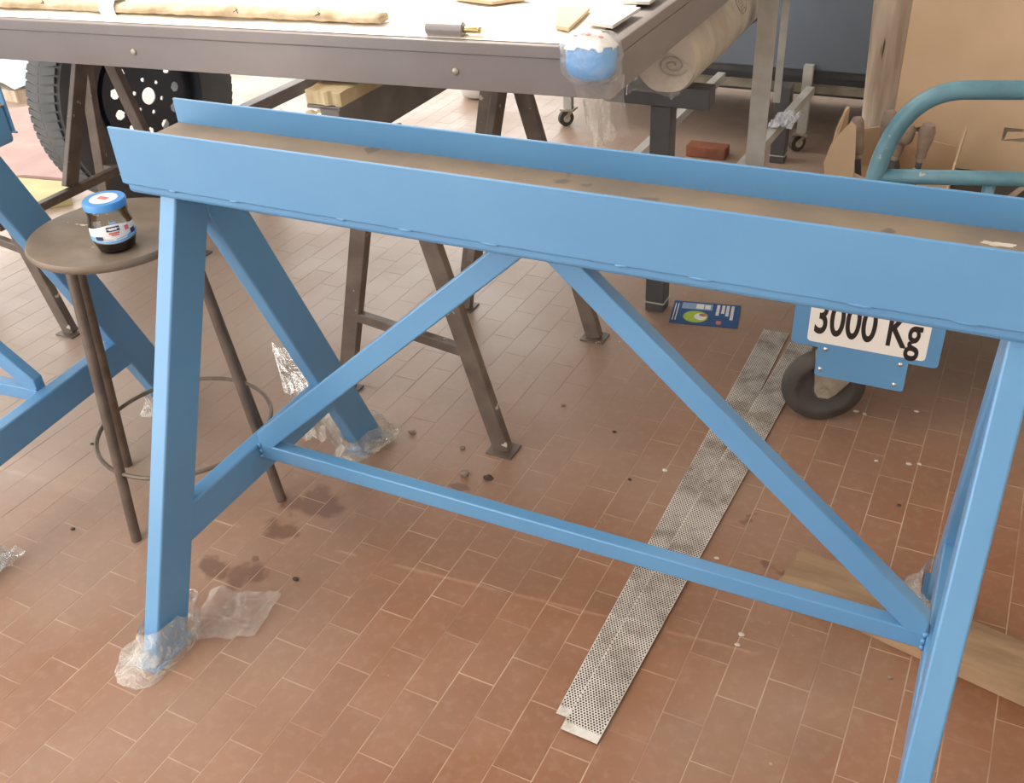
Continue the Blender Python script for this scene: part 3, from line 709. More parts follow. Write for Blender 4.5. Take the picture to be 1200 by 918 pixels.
# ------------------------------------------------------------------ grey rack and machine behind
rk = thing('grey_rack', 'light grey steel angle rack frame beside the slate machine', 'rack', (.5, 2.2, 0))
b = B(); b.box(.572, .628, 1.70, 1.705, 0, 1.5); b.box(.572, .577, 1.705, 1.755, 0, 1.5); b.build('front_post', 'rack_steel', rk)
b = B(); b.box(.505, .53, 2.33, 2.335, .30, 1.5); b.box(.505, .509, 2.335, 2.36, .30, 1.5); b.build('middle_post', 'rack_steel', rk)
B().bar((.215, 1.62, .29), (.235, 2.62, .29), .03, .03).build('lower_rail', 'rack_steel', rk)
B().bar((.545, 1.72, .27), (.585, 2.60, .27), .03, .03).build('lower_rail', 'rack_steel', rk)
B().box(.60, .66, 1.700, 1.704, .93, 1.02).build('bracket', 'rack_steel', rk)
mc = thing('machine_cabinet', 'slate blue machine cabinet on castors in the dark background', 'machine', (.5, 3.0, 0))
B().box(-.55, 1.35, 2.70, 3.4, .315, 1.7, .004, 2).build('front_panel', 'slate', mc)
B().box(-.55, 1.35, 2.68, 2.71, .235, .262).build('base_rail', 'cream_rail', mc)
B().box(-.55, 1.35, 2.72, 3.38, .285, .318).build('base_tray', 'black_steel', mc)
B().box(-.55, 1.35, 3.3, 3.33, .03, .30).build('back_skirt', 'black_steel', mc)
for x in (-.45, .555, 1.25):
    B().box(x - .018, x + .018, 2.67, 2.70, .07, .34).build('leg', 'rack_steel', mc)
    cs = B().box(x - .03, x + .03, 2.655, 2.715, .07, .078).build('castor', 'galv', mc)
    autosmooth(B().lathe([(.020, -.012), (.034, -.010), (.034, .010), (.020, .012)], (x - .012, 2.68, .034), (.75, -.66, 0), 22).build('castor_wheel', 'rubber', cs), 40)
    autosmooth(B().lathe([(.016, -.014), (.016, .014)], (x - .012, 2.68, .034), (.75, -.66, 0), 18).build('castor_hub', 'rack_steel', cs), 40)
    B().bar((x - .012, 2.675, .036), (x + .012, 2.69, .072), .03, .012).build('castor_fork', 'galv', cs)
b = B().box(.145, .305, 2.485, 2.555, .001, .045, .003, 1); single(b, 'brick', 'brick', 'orange brick lying on the floor below the wrapped roll', 'brick')
single(B().sheet(14, 14, lambda u, v: Vector((.545 + .08 * u, 2.10 + .16 * v, .289 + .03 * abs(noise.noise(Vector((u * 5, v * 5, 2))))))), 'crumpled_rag', 'white_cloth', 'small crumpled dusty rag on the rack rail', 'rag')

# ------------------------------------------------------------------ trolley with 3000 Kg plate
tr = thing('platform_trolley', 'blue platform trolley with 3000 Kg plate and teal handle', 'trolley', (1.2, 1.3, 0))
def rrect(x0, x1, z0, z1, r, n=5):
    out = []
    for cx_, cz_, a0 in ((x1 - r, z1 - r, 0), (x0 + r, z1 - r, PI / 2), (x0 + r, z0 + r, PI), (x1 - r, z0 + r, 1.5 * PI)):
        for i in range(n + 1):
            a = a0 + (PI / 2) * i / n; out.append((cx_ + r * math.cos(a), cz_ + r * math.sin(a)))
    return out
tpts = []
def corner(x, z, r, a0, n=4, sgn=1):
    for i in range(n + 1):
        a_ = a0 + sgn * (PI / 2) * i / n; tpts.append((x + r * math.cos(a_), z + r * math.sin(a_)))
corner(.917 + .010, .224 + .010, .010, PI); tpts.append((.980, .224)); corner(.980 + .006, .146 + .006, .006, PI); corner(1.181 - .006, .146 + .006, .006, 1.5 * PI); tpts.append((1.181, .224))
corner(1.243 - .010, .224 + .010, .010, 1.5 * PI); tpts += [(1.243, .385), (.917, .385)]
mp = B().prism(tpts, 'y', .843, .848).build('front_plate', 'blue', tr)
for x, z in ((.998, .222), (1.165, .218), (.992, .166), (1.160, .162)):
    autosmooth(B().lathe([(.0055, 0), (.0055, .002), (.003, .004)], (x, .843, z), (0, -1, 0), 12).build('bolt', 'chrome', mp), 40)
lp = B().prism(rrect(.953, 1.214, .237, .345, .010), 'y', .8422, .8428)
lp = lp.build('label_plate', 'white_label', tr); lp['label'] = 'white plate reading 3000 Kg'
def mw(wd):
    s = .232 / wd
    return Matrix.Translation((.966, .8417, .2635)) @ Matrix.Rotation(PI / 2, 4, 'X') @ Matrix.Scale(s, 4, (1, 0, 0)) @ Matrix.Scale(.092 / .0729, 4, (0, 1, 0))
text_mesh('3000 Kg', .100, 'lettering', 'black_ink', lp, mw, .0018)
B().box(.90, 1.60, .86, 1.74, .345, .380, .003, 1).build('deck', 'dark_deck', tr)
B().box(.93, 1.23, .858, .90, .23, .345).build('front_beam', 'blue', tr)
B().box(.93, 1.60, 1.60, 1.70, .20, .345).build('rear_beam', 'blue', tr)
for x, y in ((1.02, .885), (1.50, 1.2), (1.06, 1.62), (1.50, 1.62)):
    nx, ny = .33, -.944
    R = .100; c = Vector((x - .012, y, R)); ax = Vector((nx, ny, 0))
    if (x, y) == (1.02, .885): c = Vector((1.000, .880, R))
    w_ = B().lathe([(.030, -.014), (.060, -.015), (.064, -.019), (.074, -.020), (.078, -.018), (.092, -.016), (.0985, -.008), (.100, 0), (.0985, .008), (.092, .016), (.078, .018), (.074, .020), (.064, .019), (.060, .015), (.030, .014)], c, ax, 40).build('castor_wheel', 'rubber', tr); autosmooth(w_, 45)
    autosmooth(B().lathe([(.0, -.026), (.028, -.024), (.028, .024), (.0, .026)], c, ax, 20, cap=False).build('hub', 'black_steel', w_), 40)
    side = Vector((-ny, nx, 0)); fk = B()
    for sg in (1, -1):
        pl = c + ax * (sg * .024)
        pts2 = [(-.035, .115), (.082, .115), (.082, .062), (.026, -.012), (.010, -.024), (-.014, -.020), (-.024, -.004)]
        vs0 = [fk.bm.verts.new(pl + side * a + Vector((0, 0, z))) for a, z in pts2]; vs1 = [fk.bm.verts.new(pl + ax * (sg * .003) + side * a + Vector((0, 0, z))) for a, z in pts2]
        fk.bm.faces.new(vs0); fk.bm.faces.new(vs1[::-1])
        for i in range(len(pts2)): fk.bm.faces.new((vs0[i], vs1[i], vs1[(i + 1) % len(pts2)], vs0[(i + 1) % len(pts2)]))
    f_ = fk.build('castor_fork', 'galv', tr)
    autosmooth(B().lathe([(.009, -.036), (.009, .036)], c, ax, 12).build('axle_bolt', 'galv', f_), 40)
    B().box(c.x - .03, c.x + .07, c.y - .02, c.y + .07, R + .113, R + .119).build('castor_top', 'galv', f_)
    B().box(c.x - .01, c.x + .05, c.y + .02, c.y + .06, R + .119, .346).build('castor_post', 'black_steel', f_)
def arc(p0, p1, p2, n=12):
    p0, p1, p2 = Vector(p0), Vector(p1), Vector(p2)
    return [p0 * (1 - t) ** 2 + p1 * 2 * t * (1 - t) + p2 * t * t for t in [i / n for i in range(n + 1)]]
hpath = [Vector((1.030, .975, .375)), Vector((1.030, .975, .5))] + arc((1.030, .975, .585), (1.045, .985, .785), (1.175, 1.01, .795), 16) + [Vector((1.30, 1.045, .795)), Vector((1.45, 1.09, .795))] + arc((1.50, 1.10, .795), (1.60, 1.13, .79), (1.605, 1.13, .66), 10) + [Vector((1.605, 1.13, .375))]
hdl = B().tube(hpath, .0195, 16).build('push_handle', 'teal', tr, True); hdl['label'] = 'worn teal tubular handle'
B().tube([(1.035, .978, .602), (1.30, 1.05, .602), (1.60, 1.13, .602)], .0165, 14).build('handle_crossbar', 'teal', hdl, True)
B().tube([(1.262, 1.045, .60), (1.262, 1.045, .375)], .013, 12).build('handle_rung', 'teal', hdl, True)

# steel offcuts on the trolley deck
for k in range(5):
    x0 = 1.225 + .045 * k; y0 = 1.22 + .02 * (k % 3); z = .388 + .012 * (k % 4)
    single(B().bar((x0, y0, z), (x0 + .16 + .03 * (k % 2), y0 + .38, z + .03), .016, .004, bev=0), 'steel_offcut', 'black_steel' if k == 3 else 'galv', ('thin bright strip nearest the carton in the trolley heap', 'thin bright steel strip second from the carton on the trolley', 'thin bright steel strip third from the carton on the trolley', 'dark steel strip among bright strips on the trolley', 'steel strip farthest from the carton at the right edge')[k], 'steel strip', 'steel strips heaped on the trolley')
# cardboard carton with tools
cx0, cx1, cy0, cy1, cz = .868, 1.165, 1.36, 1.60, .381
ct_ = thing('cardboard_carton', 'torn open cardboard carton holding file handles', 'carton', (1.0, 1.48, cz))
def wallp(pts, name='carton_wall', th=(0, .005, 0)):
    b = B(); lo = [b.bm.verts.new(p) for p in pts]; hi = [b.bm.verts.new(Vector(p) + Vector(th)) for p in pts]; n = len(pts)
    b.bm.faces.new(lo[::-1]); b.bm.faces.new(hi)
    for i in range(n): b.bm.faces.new((lo[i], lo[(i + 1) % n], hi[(i + 1) % n], hi[i]))
    return b.build(name, 'card', ct_)
wallp([(cx0, cy0, cz), (cx1, cy0, cz), (cx1, cy0, .425), (1.10, cy0, .432), (1.0, cy0, .428), (.955, cy0, .446), (.91, cy0, .462), (.885, cy0, .474), (cx0, cy0, .478)])
wallp([(cx0, cy1, cz), (cx1, cy1, cz), (cx1, cy1, .465), (1.09, cy1, .475), (1.02, cy1, .512), (.96, cy1, .50), (cx0, cy1, .475)])
wallp([(cx0, cy0, cz), (cx0, cy1, cz), (cx0, cy1, .545), (cx0 - .002, cy1 - .05, .548), (cx0 - .006, cy1 - .12, .53), (cx0 - .004, cy1 - .17, .505), (cx0 - .003, cy0 + .02, .497), (cx0, cy0, .478)], th=(.005, 0, 0))
wallp([(cx1, cy0, cz), (cx1, cy1, cz), (cx1 + .01, cy1, .50), (cx1 + .012, cy0 + .13, .56), (cx1 + .004, cy0 + .11, .47), (cx1, cy0, .425)], th=(.005, 0, 0))
wallp([(.874, 1.352, .382), (.868, 1.352, .43), (.860, 1.352, .474), (.871, 1.352, .522), (.890, 1.352, .556), (.915, 1.352, .590), (.928, 1.352, .580), (.936, 1.352, .50), (.940, 1.352, .44), (.935, 1.352, .382)], 'carton_flap')
B().box(cx0, cx1 + .005, cy0, cy1 + .005, cz, cz + .004).build('carton_base', 'card', ct_)
b = B().sheet(16, 1, lambda u, v: Vector((cx0 - .004 + .008 * v, cy0 + .01 + (cy1 - cy0 - .01) * u, .482 + .066 * min(1, u * 1.15) ** .8 + .004 * noise.noise(Vector((u * 14, v, 0))))))
b.build('torn_edge', 'card_torn', ct_)
def tool(p0, d, label, kind):
    p0, d = Vector(p0), Vector(d).normalized()
    t = thing('file_tool', label, 'file', tuple(p0), group='file handles in the carton')
    if kind == 0: pr = [(.008, .085), (.014, .09), (.0165, .10), (.0155, .13), (.018, .155), (.0175, .175), (.011, .186)]
    elif kind == 1: pr = [(.010, .085), (.013, .09), (.013, .12), (.022, .128), (.026, .138), (.024, .165), (.014, .176)]
    else: pr = [(.009, .085), (.014, .088), (.013, .105), (.019, .135), (.021, .16), (.015, .178)]
    h = B().lathe(pr, p0, d, 20).build('handle', 'handle_wood', t); autosmooth(h, 40)
    autosmooth(B().lathe([(.0095, .075), (.011, .078), (.011, .088)], p0, d, 16).build('ferrule', 'galv', t), 40)
    B().bar(p0, p0 + d * .08, .016, .005, (0, 1, 0)).build('blade', 'black_steel', t)
tool((.945, 1.44, .388), (-.16, .02, 1), 'file with slim brown wooden handle by the torn carton flap', 0)
tool((.985, 1.47, .388), (.02, .2, 1), 'file with short stub handle behind the teal tube', 0)
tool((1.005, 1.46, .388), (.22, .05, 1), 'file with bulbous collared handle in the middle of the carton', 1)
tool((1.08, 1.47, .388), (.07, -.05, 1), 'file with pear shaped handle at the right of the carton', 2)
tool((1.035, 1.53, .388), (-.3, .1, 1), 'file with handle leaning behind the others in the carton', 0)
single(B().bar((1.045, 1.40, .40), (1.085, 1.43, .455), .025, .005), 'flat_blade', 'galv', 'flat grey steel blade lying among the file handles', 'blade')
# leaning cardboard sheet with hand holes
cs_ = thing('cardboard_sheet', 'large brown cardboard sheet leaning up with two hand holes', 'cardboard', (1.3, 1.70, .381))
def cpt(x, h): return Vector((x, 1.665 + .16 * h, .382 + h))
Xs = [.985, 1.030, 1.075, 1.268, 1.325, 1.75]; Hs = [0, .085, .12, .16, .20, .95]
b = B(); b.bm.faces.layers.int.new('k')
holes = {(1, 1), (1, 2), (3, 1)}
for i in range(5):
    for j in range(5):
        if (i, j) in holes or (i == 3 and j == 0 and False): continue
        f = [cpt(Xs[i] - (.018 * Hs[j] if i == 0 else 0), Hs[j]), cpt(Xs[i + 1], Hs[j]), cpt(Xs[i + 1], Hs[j + 1]), cpt(Xs[i] - (.018 * Hs[j + 1] if i == 0 else 0), Hs[j + 1])]
        b.poly(f)
bmesh.ops.remove_doubles(b.bm, verts=b.bm.verts, dist=1e-5)
r_ = bmesh.ops.extrude_face_region(b.bm, geom=b.bm.faces[:])
for v_ in [g for g in r_['geom'] if isinstance(g, bmesh.types.BMVert)]: v_.co.y += .006
b.build('sheet', 'card', cs_)
for x0, x1, h0, h1 in ((1.036, 1.075, .095, .150), (1.274, 1.325, .088, .112)):
    b = B(); b.poly([cpt(x0, h0), cpt(x1, h0 + .01), cpt(x1, h1), cpt(x0 + .004, h1 - .004)])
    r_ = bmesh.ops.extrude_face_region(b.bm, geom=b.bm.faces[:])
    for v_ in [g for g in r_['geom'] if isinstance(g, bmesh.types.BMVert)]: v_.co.y += .006
    b.build('hole_flap', 'card', cs_)
B().box(.99, 1.75, 1.757, 1.764, .905, .945).build('fold_strip', 'card_torn', cs_)
# weathered post
pb = B(); rings = []
for j in range(40):
    z = 1.5 * j / 39; cxp = .945 - .045 * z; ring = []
    for k in range(26):
        a = 2 * PI * k / 26; r = .060 * (1 + .05 * noise.noise(Vector((math.cos(a) * 2, math.sin(a) * 2, z * 2.2))))
        ring.append(pb.bm.verts.new((cxp + r * math.cos(a), 1.93 + r * .8 * math.sin(a), z)))
    rings.append(ring)
for A, C in zip(rings, rings[1:]):
    for k in range(26): pb.bm.faces.new((A[k], A[(k + 1) % 26], C[(k + 1) % 26], C[k]))
pb.bm.faces.new(rings[0][::-1]); pb.bm.faces.new(rings[-1])
single(pb, 'wooden_post', 'old_wood', 'weathered grey wooden post standing beside the cardboard sheet', 'post', sharp=50)

# ------------------------------------------------------------------ perforated strips, leaflet, plank
def strip(p0, p1, wid, z, label, seed):
    p0, p1 = Vector(p0), Vector(p1); d = p1 - p0; L = d.length; ang = math.atan2(d.y, d.x) - PI / 2
    b = B().sheet(4, 60, lambda u, v: Vector(((u - .5) * wid, v * L, .0012 * (1 + noise.noise(Vector((v * 6, seed, u)))) )))
    r_ = bmesh.ops.extrude_face_region(b.bm, geom=b.bm.faces[:])
    for v_ in [g for g in r_['geom'] if isinstance(g, bmesh.types.BMVert)]: v_.co.z += .0012
    o = b.build('perforated_strip', 'perf'); o.location = (p0.x, p0.y, z); o.rotation_euler = (0, 0, ang)
    return tag(o, label, 'metal strip', 'perforated metal strips on the floor')
strip((.796, -.195, 0), (.806, 1.255, 0), .070, .0008, 'perforated aluminium strip on the floor, the left and lower one', 1)
strip((.818, -.226, 0), (.891, 1.20, 0), .070, .0048, 'perforated aluminium strip overlapping the other, running under the castor', 2)
lf = thing('leaflet', 'blue printed leaflet lying on the floor tiles', 'leaflet', (.59, 1.28, .001), math.radians(10.5), world=False)
B().box(-.098, .098, -.067, .067, 0, .0012).build('sheet', 'leaflet', lf)
def lpatch(x0, x1, y0, y1, m, nm='print'): B().box(x0, x1, y0, y1, .0012, .0016).build(nm, m, lf)
lpatch(-.072, .018, .022, .058, 'print_grey'); B().box(-.03, -.008, .026, .054, .0016, .0019).build('print', 'print_white', lf); B().box(-.004, .012, .028, .052, .0016, .0019).build('print', 'print_white', lf)
B().prism([(-.026 + .036 * math.cos(2 * PI * i / 28), -.022 + .034 * math.sin(2 * PI * i / 28)) for i in range(28)], 'z', .0012, .0017).build('green_oval', 'print_green', lf)
B().prism([(-.012 + .018 * math.cos(2 * PI * i / 18), -.020 + .020 * math.sin(2 * PI * i / 18)) for i in range(18)], 'z', .0017, .002).build('cup_print', 'print_white', lf)
B().prism([(-.004 + .013 * math.cos(2 * PI * i / 14), -.010 + .009 * math.sin(2 * PI * i / 14)) for i in range(14)], 'z', .002, .0022).build('filling_print', 'print_brown', lf)
for x in (-.092, -.084): lpatch(x, x + .0025, -.05, .05, 'print_white')
for x, l in ((.030, .062), (.045, .042), (.058, .056), (.072, .078)):
    y = .058; k = 0
    while y > .058 - l:
        s = (.006, .004, .007, .005)[k % 4]; lpatch(x, x + .009, y - s, y, 'print_white', 'lettering'); y -= s + .0015; k += 1
lpatch(.036, .050, -.056, -.036, 'print_red', 'logo')

pl_ = B(); P0 = Vector((1.06, .300, 0)); P1 = Vector((1.95, .105, 0)); dd = (P1 - P0); Lp = dd.length; dd.normalize(); nn = Vector((-dd.y, dd.x, 0))
def plank_pt(u, v, top):
    e = P0 + dd * (Lp * u) + nn * (-.055 + .11 * v)
    e.z = (.040 + .003 * noise.noise(Vector((u * 9, v * 4, 1)))) if top else .001
    if u == 0: e += dd * (.02 * noise.noise(Vector((v * 5, 0, 3))))
    return e
g1 = [[pl_.bm.verts.new(plank_pt(i / 30, j / 6, True)) for i in range(31)] for j in range(7)]
g0 = [[pl_.bm.verts.new(plank_pt(i / 30, j / 6, False)) for i in range(31)] for j in range(7)]
for j in range(6):
    for i in range(30):
        pl_.bm.faces.new((g1[j][i], g1[j][i + 1], g1[j + 1][i + 1], g1[j + 1][i])); pl_.bm.faces.new((g0[j][i], g0[j + 1][i], g0[j + 1][i + 1], g0[j][i + 1]))
for i in range(30):
    pl_.bm.faces.new((g0[0][i], g0[0][i + 1], g1[0][i + 1], g1[0][i])); pl_.bm.faces.new((g0[6][i + 1], g0[6][i], g1[6][i], g1[6][i + 1]))
for j in range(6):
    pl_.bm.faces.new((g0[j + 1][0], g0[j][0], g1[j][0], g1[j + 1][0])); pl_.bm.faces.new((g0[j][30], g0[j + 1][30], g1[j + 1][30], g1[j][30]))
single(pl_, 'wooden_plank', 'plank_wood', 'dusty wooden plank on the floor behind the right trestle leg', 'plank')

# ------------------------------------------------------------------ plastic bags on the trestle feet
def foot_wrap(cx, cy, ang, label, h=.085, flare=.05, seed=0, m='film', lean=0.0):
    """bag gathered round a rectangular foot, mouth at height h, bottom spread on the floor"""
    b = B(); n, k = 44, 14; rings = []
    ca, sa = math.cos(ang), math.sin(ang)
    for j in range(k + 1):
        t = j / k; ring = []
        for i in range(n):
            a = 2 * PI * i / n; c, s = math.cos(a), math.sin(a)
            q = (abs(c / .027) ** 4 + abs(s / .056) ** 4) ** -.25
            bulge = flare * (1 - t) ** 2.2 * (.35 + .65 * max(0, math.cos(a - 3.9)) + .5 * noise.noise(Vector((c * 1.4, s * 1.4, seed))))
            r = q * 1.06 + .004 + max(0, bulge) + .006 * (noise.noise(Vector((c * 3, s * 3, t * 5 + seed))) + .3) + .003 * noise.noise(Vector((c * 9, s * 9, t * 9 + seed)))
            x, y = r * c, r * s
            z = h * t * (1 + .35 * noise.noise(Vector((c, s, seed + 4))) * t) + .0015
            if j == 0: z = .001
            ring.append(b.bm.verts.new((cx + ca * x - sa * y, cy + sa * x + ca * y + lean * z, z)))
        rings.append(ring)
    for A, C in zip(rings, rings[1:]):
        for i in range(n): b.bm.faces.new((A[i], A[(i + 1) % n], C[(i + 1) % n], C[i]))
    return b
def flat_bag(corners, seed, nx=26, ny=18, hgt=.012):
    c = [Vector((x, y, 0)) for x, y in corners]
    def fn(u, v):
        uu = u + .04 * noise.noise(Vector((v * 4, seed, 1))) * (1 if u in (0, 1) else .3)
        p = c[0] * (1 - uu) * (1 - v) + c[1] * uu * (1 - v) + c[2] * uu * v + c[3] * (1 - uu) * v
        z = .003 + hgt * max(0, .35 + noise.noise(Vector((u * 4, v * 4, seed))) + .6 * abs(noise.noise(Vector((u * 9, v * 7, seed + 2)))))
        return Vector((p.x, p.y, z))
    return B().sheet(nx, ny, fn)
def bag(parts, loc, label):
    t = thing('plastic_bag', label, 'plastic bag', loc, group='clear bags on the trestle feet')
    for nm, b, m in parts: b.build(nm, m, t, True)
    return t
bag([('wrap', foot_wrap(0, -S0, 0, '', .075, .045, 1, lean=.42), 'film_milky'), ('flap', flat_bag([(.028, -.335), (.145, -.268), (.125, -.155), (-.02, -.20)], 5, hgt=.014), 'film'),
     ('tail', flat_bag([(-.055, -.435), (.02, -.425), (.03, -.36), (-.04, -.35)], 8, 14, 10, .03), 'film_milky')], (0, -S0, 0), 'clear bag on front left foot of the foreground trestle')
bag([('wrap', foot_wrap(0, S0 + .01, 0, '', .06, .04, 2, lean=-.42), 'film_milky'), ('flap', flat_bag([(-.16, .30), (-.02, .30), (-.20, .48), (-.33, .47)], 11, hgt=.04), 'film_milky'),
     ('tail', flat_bag([(-.33, .46), (-.22, .49), (-.46, .64), (-.52, .65)], 12, 20, 8, .02), 'film'), ('fringe', flat_bag([(.0, .295), (.055, .33), (.065, .43), (.02, .42)], 13, 12, 12, .02), 'film_milky')], (0, S0, 0), 'clear crumpled bag on rear left foot of the foreground trestle')
bag([('wrap', foot_wrap(TL, S0, 0, '', .07, .05, 3, lean=-.42), 'film_milky')], (TL, S0, 0), 'clear bag on rear foot of the right trestle end')
def t2p(x, y):
    return (t2.location.x + x * math.cos(a2) - y * math.sin(a2), t2.location.y + x * math.sin(a2) + y * math.cos(a2))
p = t2p(TL, -S0); bag([('wrap', foot_wrap(p[0], p[1], a2, '', .08, .07, 4, lean=.42), 'film_milky'), ('tail', flat_bag([(p[0] + .0, p[1] - .04), (p[0] + .07, p[1] + .0), (p[0] + .06, p[1] + .12), (p[0], p[1] + .10)], 21, 12, 12, .03), 'film_milky')], (p[0], p[1], 0), 'milky bag on a foot of the second trestle at left edge')
p = t2p(TL, S0); bag([('wrap', foot_wrap(p[0], p[1], a2, '', .06, .03, 6, lean=-.42), 'film_milky')], (p[0], p[1], 0), 'small bag on rear foot of the second trestle behind the stool')

# ------------------------------------------------------------------ wheel and clutter at the back left
wc = Vector((-1.67, 1.45, .402)); wa = Vector((.993, -.11, 0)).normalized()
wh = thing('tyre_wheel', 'black tyre on a pierced black steel wheel behind the sawhorse', 'wheel', (wc.x, wc.y, 0))
autosmooth(B().lathe([(.235, -.085), (.27, -.100), (.345, -.105), (.385, -.090), (.397, -.05), (.400, 0), (.397, .05), (.385, .090), (.345, .105), (.27, .100), (.235, .085)], wc, wa, 64, cap=False).build('tyre', 'tyre', wh), 35)
wq = Vector((0, 0, 1)).rotation_difference(wa)
def wpt(r, a, h): return wc + wq @ Vector((r * math.cos(a), r * math.sin(a), h))
for k in range(84):
    a = 2 * PI * k / 84; b = B(); rad_ = (wpt(1, a, 0) - wc)
    b.bar(wpt(.3945, a, -.078), wpt(.3965, a + .03, -.006), .022, .007, rad_, 0); b.bar(wpt(.3965, a + .03, .006), wpt(.3945, a, .078), .022, .007, rad_, 0)
    b.build('tread_block', 'tyre', wh)
# rim disc with round holes: ring of quads around each hole is cut with a boolean-free polar grid
rimb = B()
holes = [(.135, 2 * PI * (k + .5) / 11, .0185) for k in range(11)] + [(.062, 2 * PI * k / 6, .008) for k in range(6)] + [(0, 0, .030)]
NA, NR = 320, 48
def inhole(r, a):
    x, y = r * math.cos(a), r * math.sin(a)
    return any((x - hr * math.cos(ha)) ** 2 + (y - hr * math.sin(ha)) ** 2 < rr_ ** 2 for hr, ha, rr_ in holes)
grid = {}
def gv(i, j):
    i %= NA
    if (i, j) not in grid:
        r = .012 + (.237 - .012) * j / NR; h = .055 + .012 * math.cos(r / .237 * PI) - (.02 if r > .19 else 0)
        grid[(i, j)] = rimb.bm.verts.new(wpt(r, 2 * PI * i / NA, h))
    return grid[(i, j)]
for j in range(NR):
    for i in range(NA):
        r = .012 + .225 * (j + .5) / NR; a = 2 * PI * (i + .5) / NA
        if inhole(r, a): continue
        rimb.bm.faces.new((gv(i, j), gv(i + 1, j), gv(i + 1, j + 1), gv(i, j + 1)))
r_ = bmesh.ops.extrude_face_region(rimb.bm, geom=rimb.bm.faces[:])
bmesh.ops.translate(rimb.bm, verts=[g for g in r_['geom'] if isinstance(g, bmesh.types.BMVert)], vec=-wa * .006)
rimb.build('rim_disc', 'rim', wh)
B().lathe([(.237, -.085), (.239, .03), (.247, .085), (.241, .087), (.231, .035), (.230, -.085)], wc, wa, 64, cap=False).build('rim_band', 'rim', wh, True)
# boards and rags
def slab(pts, z0, z1, b=None):
    b = b or B(); lo = [b.bm.verts.new((x, y, z0)) for x, y in pts]; hi = [b.bm.verts.new((x, y, z1)) for x, y in pts]; n = len(pts)
    b.bm.faces.new(lo[::-1]); b.bm.faces.new(hi)
    for i in range(n): b.bm.faces.new((lo[i], lo[(i + 1) % n], hi[(i + 1) % n], hi[i]))
    return b
single(slab([(-2.75, 1.15), (-2.34, 1.365), (-2.10, 1.40), (-2.33, 1.59), (-3.07, 2.09), (-3.25, 1.95)], .001, .03), 'pink_board', 'pink', 'dusty pink board on the floor beside the tyre', 'board')
yb = slab([(-2.36, 1.335), (-2.10, 1.372), (-1.955, 1.245), (-2.08, 1.12)], .001, .028)
single(yb, 'yellow_sheet', 'yellow', 'pale yellow plastic sheet in front of the pink board', 'plastic sheet')
single(B().sheet(16, 16, lambda u, v: Vector((-3.75 + .5 * u, 2.22 + .40 * v - .1 * u, .078 + .03 * math.sin(u * 3) + .01 * noise.noise(Vector((u * 4, v * 4, 1)))))), 'pale_blue_sheet', 'pale_blue', 'pale blue plastic sheet lying beyond the pink board', 'plastic sheet', smooth=True)
single(B().sheet(18, 18, lambda u, v: Vector((-3.07 + .28 * u, 2.16 + .03 * noise.noise(Vector((u * 5, v * 3, 1))), 0.004 + .38 * v + .02 * noise.noise(Vector((u * 5, 0, 2)))))), 'white_rag', 'white_cloth', 'white rag hanging beside the tyre at the left', 'rag', smooth=True)
single(slab([(-3.9, 2.2), (-3.3, 2.15), (-3.1, 2.5), (-3.7, 2.7)], .0, .06), 'timber_board', 'old_wood', 'weathered board on the floor at the far left edge', 'board')
# steel prop and tube
single(B().bar((-1.35, 1.62, .30), (-1.33, 2.30, .30), .05, .05, bev=.003), 'square_tube', 'channel', 'grey square steel tube lying behind the blue trestle beam', 'steel tube')
for q in ((-1.35, 1.68), (-1.335, 2.25)):
    single(B().box(q[0] - .04, q[0] + .04, q[1] - .04, q[1] + .04, .0, .274, .004, 1), 'timber_block', 'old_wood', 'upright timber block %s end of the grey square tube' % ('under the near' if q[1] < 2 else 'under the far'), 'timber', 'timber blocks under the square tube')
autosmooth(single(B().lathe([(.05, 0), (.085, .012), (.10, .05), (.105, .085), (.098, .085), (.08, .03), (.02, .012)], (-1.03, 2.95, .001), n=36), 'white_bowl', 'white_plastic', 'white plastic bowl on the floor far behind the frame', 'bowl'), 50)
random.seed(21)
for k, (x, y) in enumerate(((-1.62, 2.25), (-1.75, 2.05), (-1.50, 2.45), (-1.9, 2.3), (-1.12, 2.20))):
    b = flat_bag([(x - .13, y - .10), (x + .14, y - .08), (x + .11, y + .10), (x - .12, y + .09)], 30 + k, 14, 12, .06)
    single(b, 'crumpled_wrapping', ('film_milky', 'white_cloth', 'kraft')[k % 3], ('milky plastic wrapping crumpled on the floor behind the tyre', 'white crumpled cloth on the floor behind the tyre', 'torn kraft paper on the floor behind the tyre', 'milky plastic wrapping on the floor left of the kraft scrap', 'white cloth scrap on the floor beside the square tube')[k], 'rubbish', 'crumpled rubbish behind the tyre', smooth=True)

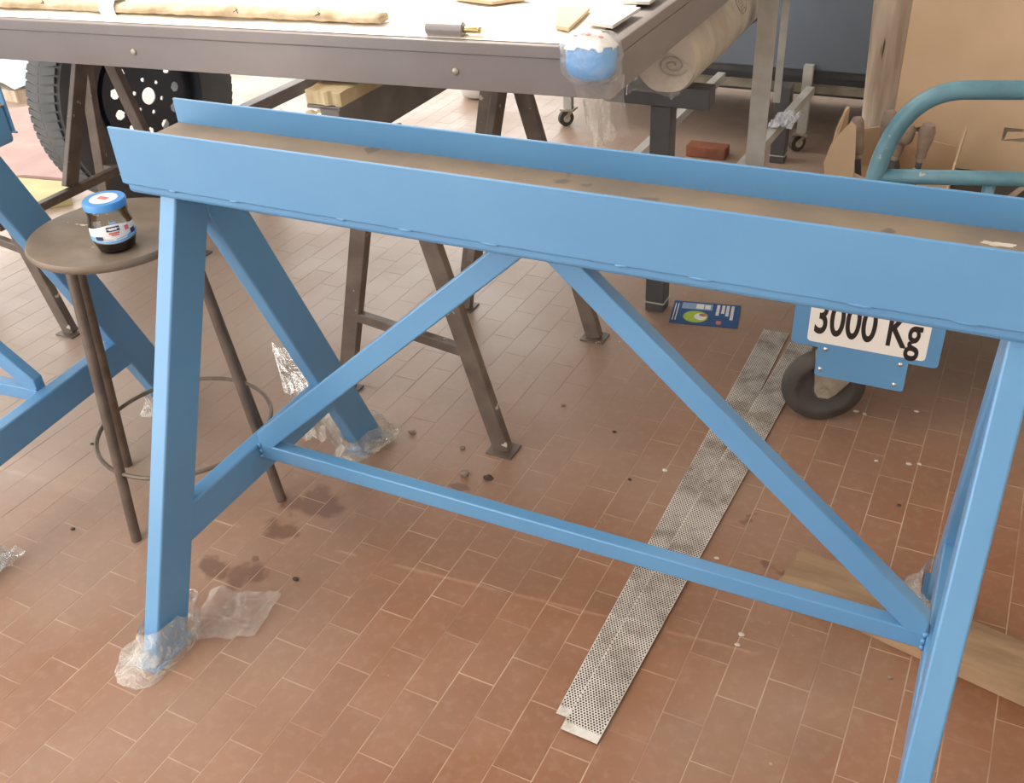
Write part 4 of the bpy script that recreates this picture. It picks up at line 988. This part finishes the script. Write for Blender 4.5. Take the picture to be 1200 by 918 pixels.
# ------------------------------------------------------------------ crumbs on the floor
for i, (x, y, r, m, lab) in enumerate((
        (.287, .343, .010, 'crumb', 'grey mortar crumb on the tiles, larger of two together'), (.346, .349, .009, 'crumb_dark', 'dark clod on the tiles beside the grey mortar crumb'),
        (.083, .44, .008, 'crumb', 'small stone chip near the rear left trestle foot'), (.232, .432, .006, 'crumb', 'small chip near the sawhorse foot'))):
    single(B().ball((x, y, r * .55), r * 1.3, r, r * .6, .5, 2, i), 'rubble_crumb', m, lab, 'crumb', 'crumbs on the tiles')
def px_floor(x, y):
    d_ = FW + RT * ((x - 600) / FPX) - UP * ((y - 459) / FPX); return CAM + d_ * (-CAM.z / d_.z)
for i, (x, y, m, lab) in enumerate((
        (1027, 541, 'crumb_pale', 'pale plaster crumb left of the pair near the right leg'), (1065, 545, 'crumb_pale', 'largest pale plaster crumb near the right trestle leg'), (1077, 545, 'crumb_pale', 'small pale crumb right beside the largest plaster crumb'),
        (1013, 486, 'crumb_pale', 'pale crumb on the tiles just right of the castor'), (1003, 483, 'crumb_pale', 'pale crumb touching the castor side of the tiles'), (1074, 483, 'crumb_pale', 'pale crumb in the shade below the 3000 Kg plate'),
        (1043, 795, 'crumb', 'brown grit lump on tiles below the right brace joint'), (660, 476, 'crumb', 'brown grit lump below the peak of the blue braces'), (720, 507, 'crumb_dark', 'dark speck left of the right blue brace'),
        (738, 563, 'crumb_dark', 'dark speck left of the perforated strips'), (779, 552, 'crumb_pale', 'pale crumb at the left edge of the perforated strips'), (840, 655, 'crumb_pale', 'pale crumb above the long blue bar right of the strips'),
        (704, 613, 'crumb', 'brown grit lump just above the long blue bar'), (347, 680, 'crumb_dark', 'dark speck beyond the bag near the front left foot'), (86, 621, 'crumb_dark', 'dark speck on tiles left of the stool foot'),
        (108, 521, 'crumb_dark', 'dark speck beside the stool ring at left'), (869, 745, 'crumb_pale', 'upper of two pale crumbs below the long blue bar'), (864, 757, 'crumb_pale', 'lower of two pale crumbs below the long blue bar'), (1053, 593, 'crumb_dark', 'dark speck between the right brace and right leg'))):
    p = px_floor(x, y); r = (.004, .0055, .0045)[i % 3]
    single(B().ball((p.x, p.y, r * .5), r * 1.4, r, r * .55, .5, 1, i + 9), 'floor_crumb', m, lab, 'crumb', {'crumb_pale': 'pale plaster crumbs', 'crumb': 'brown grit lumps', 'crumb_dark': 'dark dirt specks'}[m])
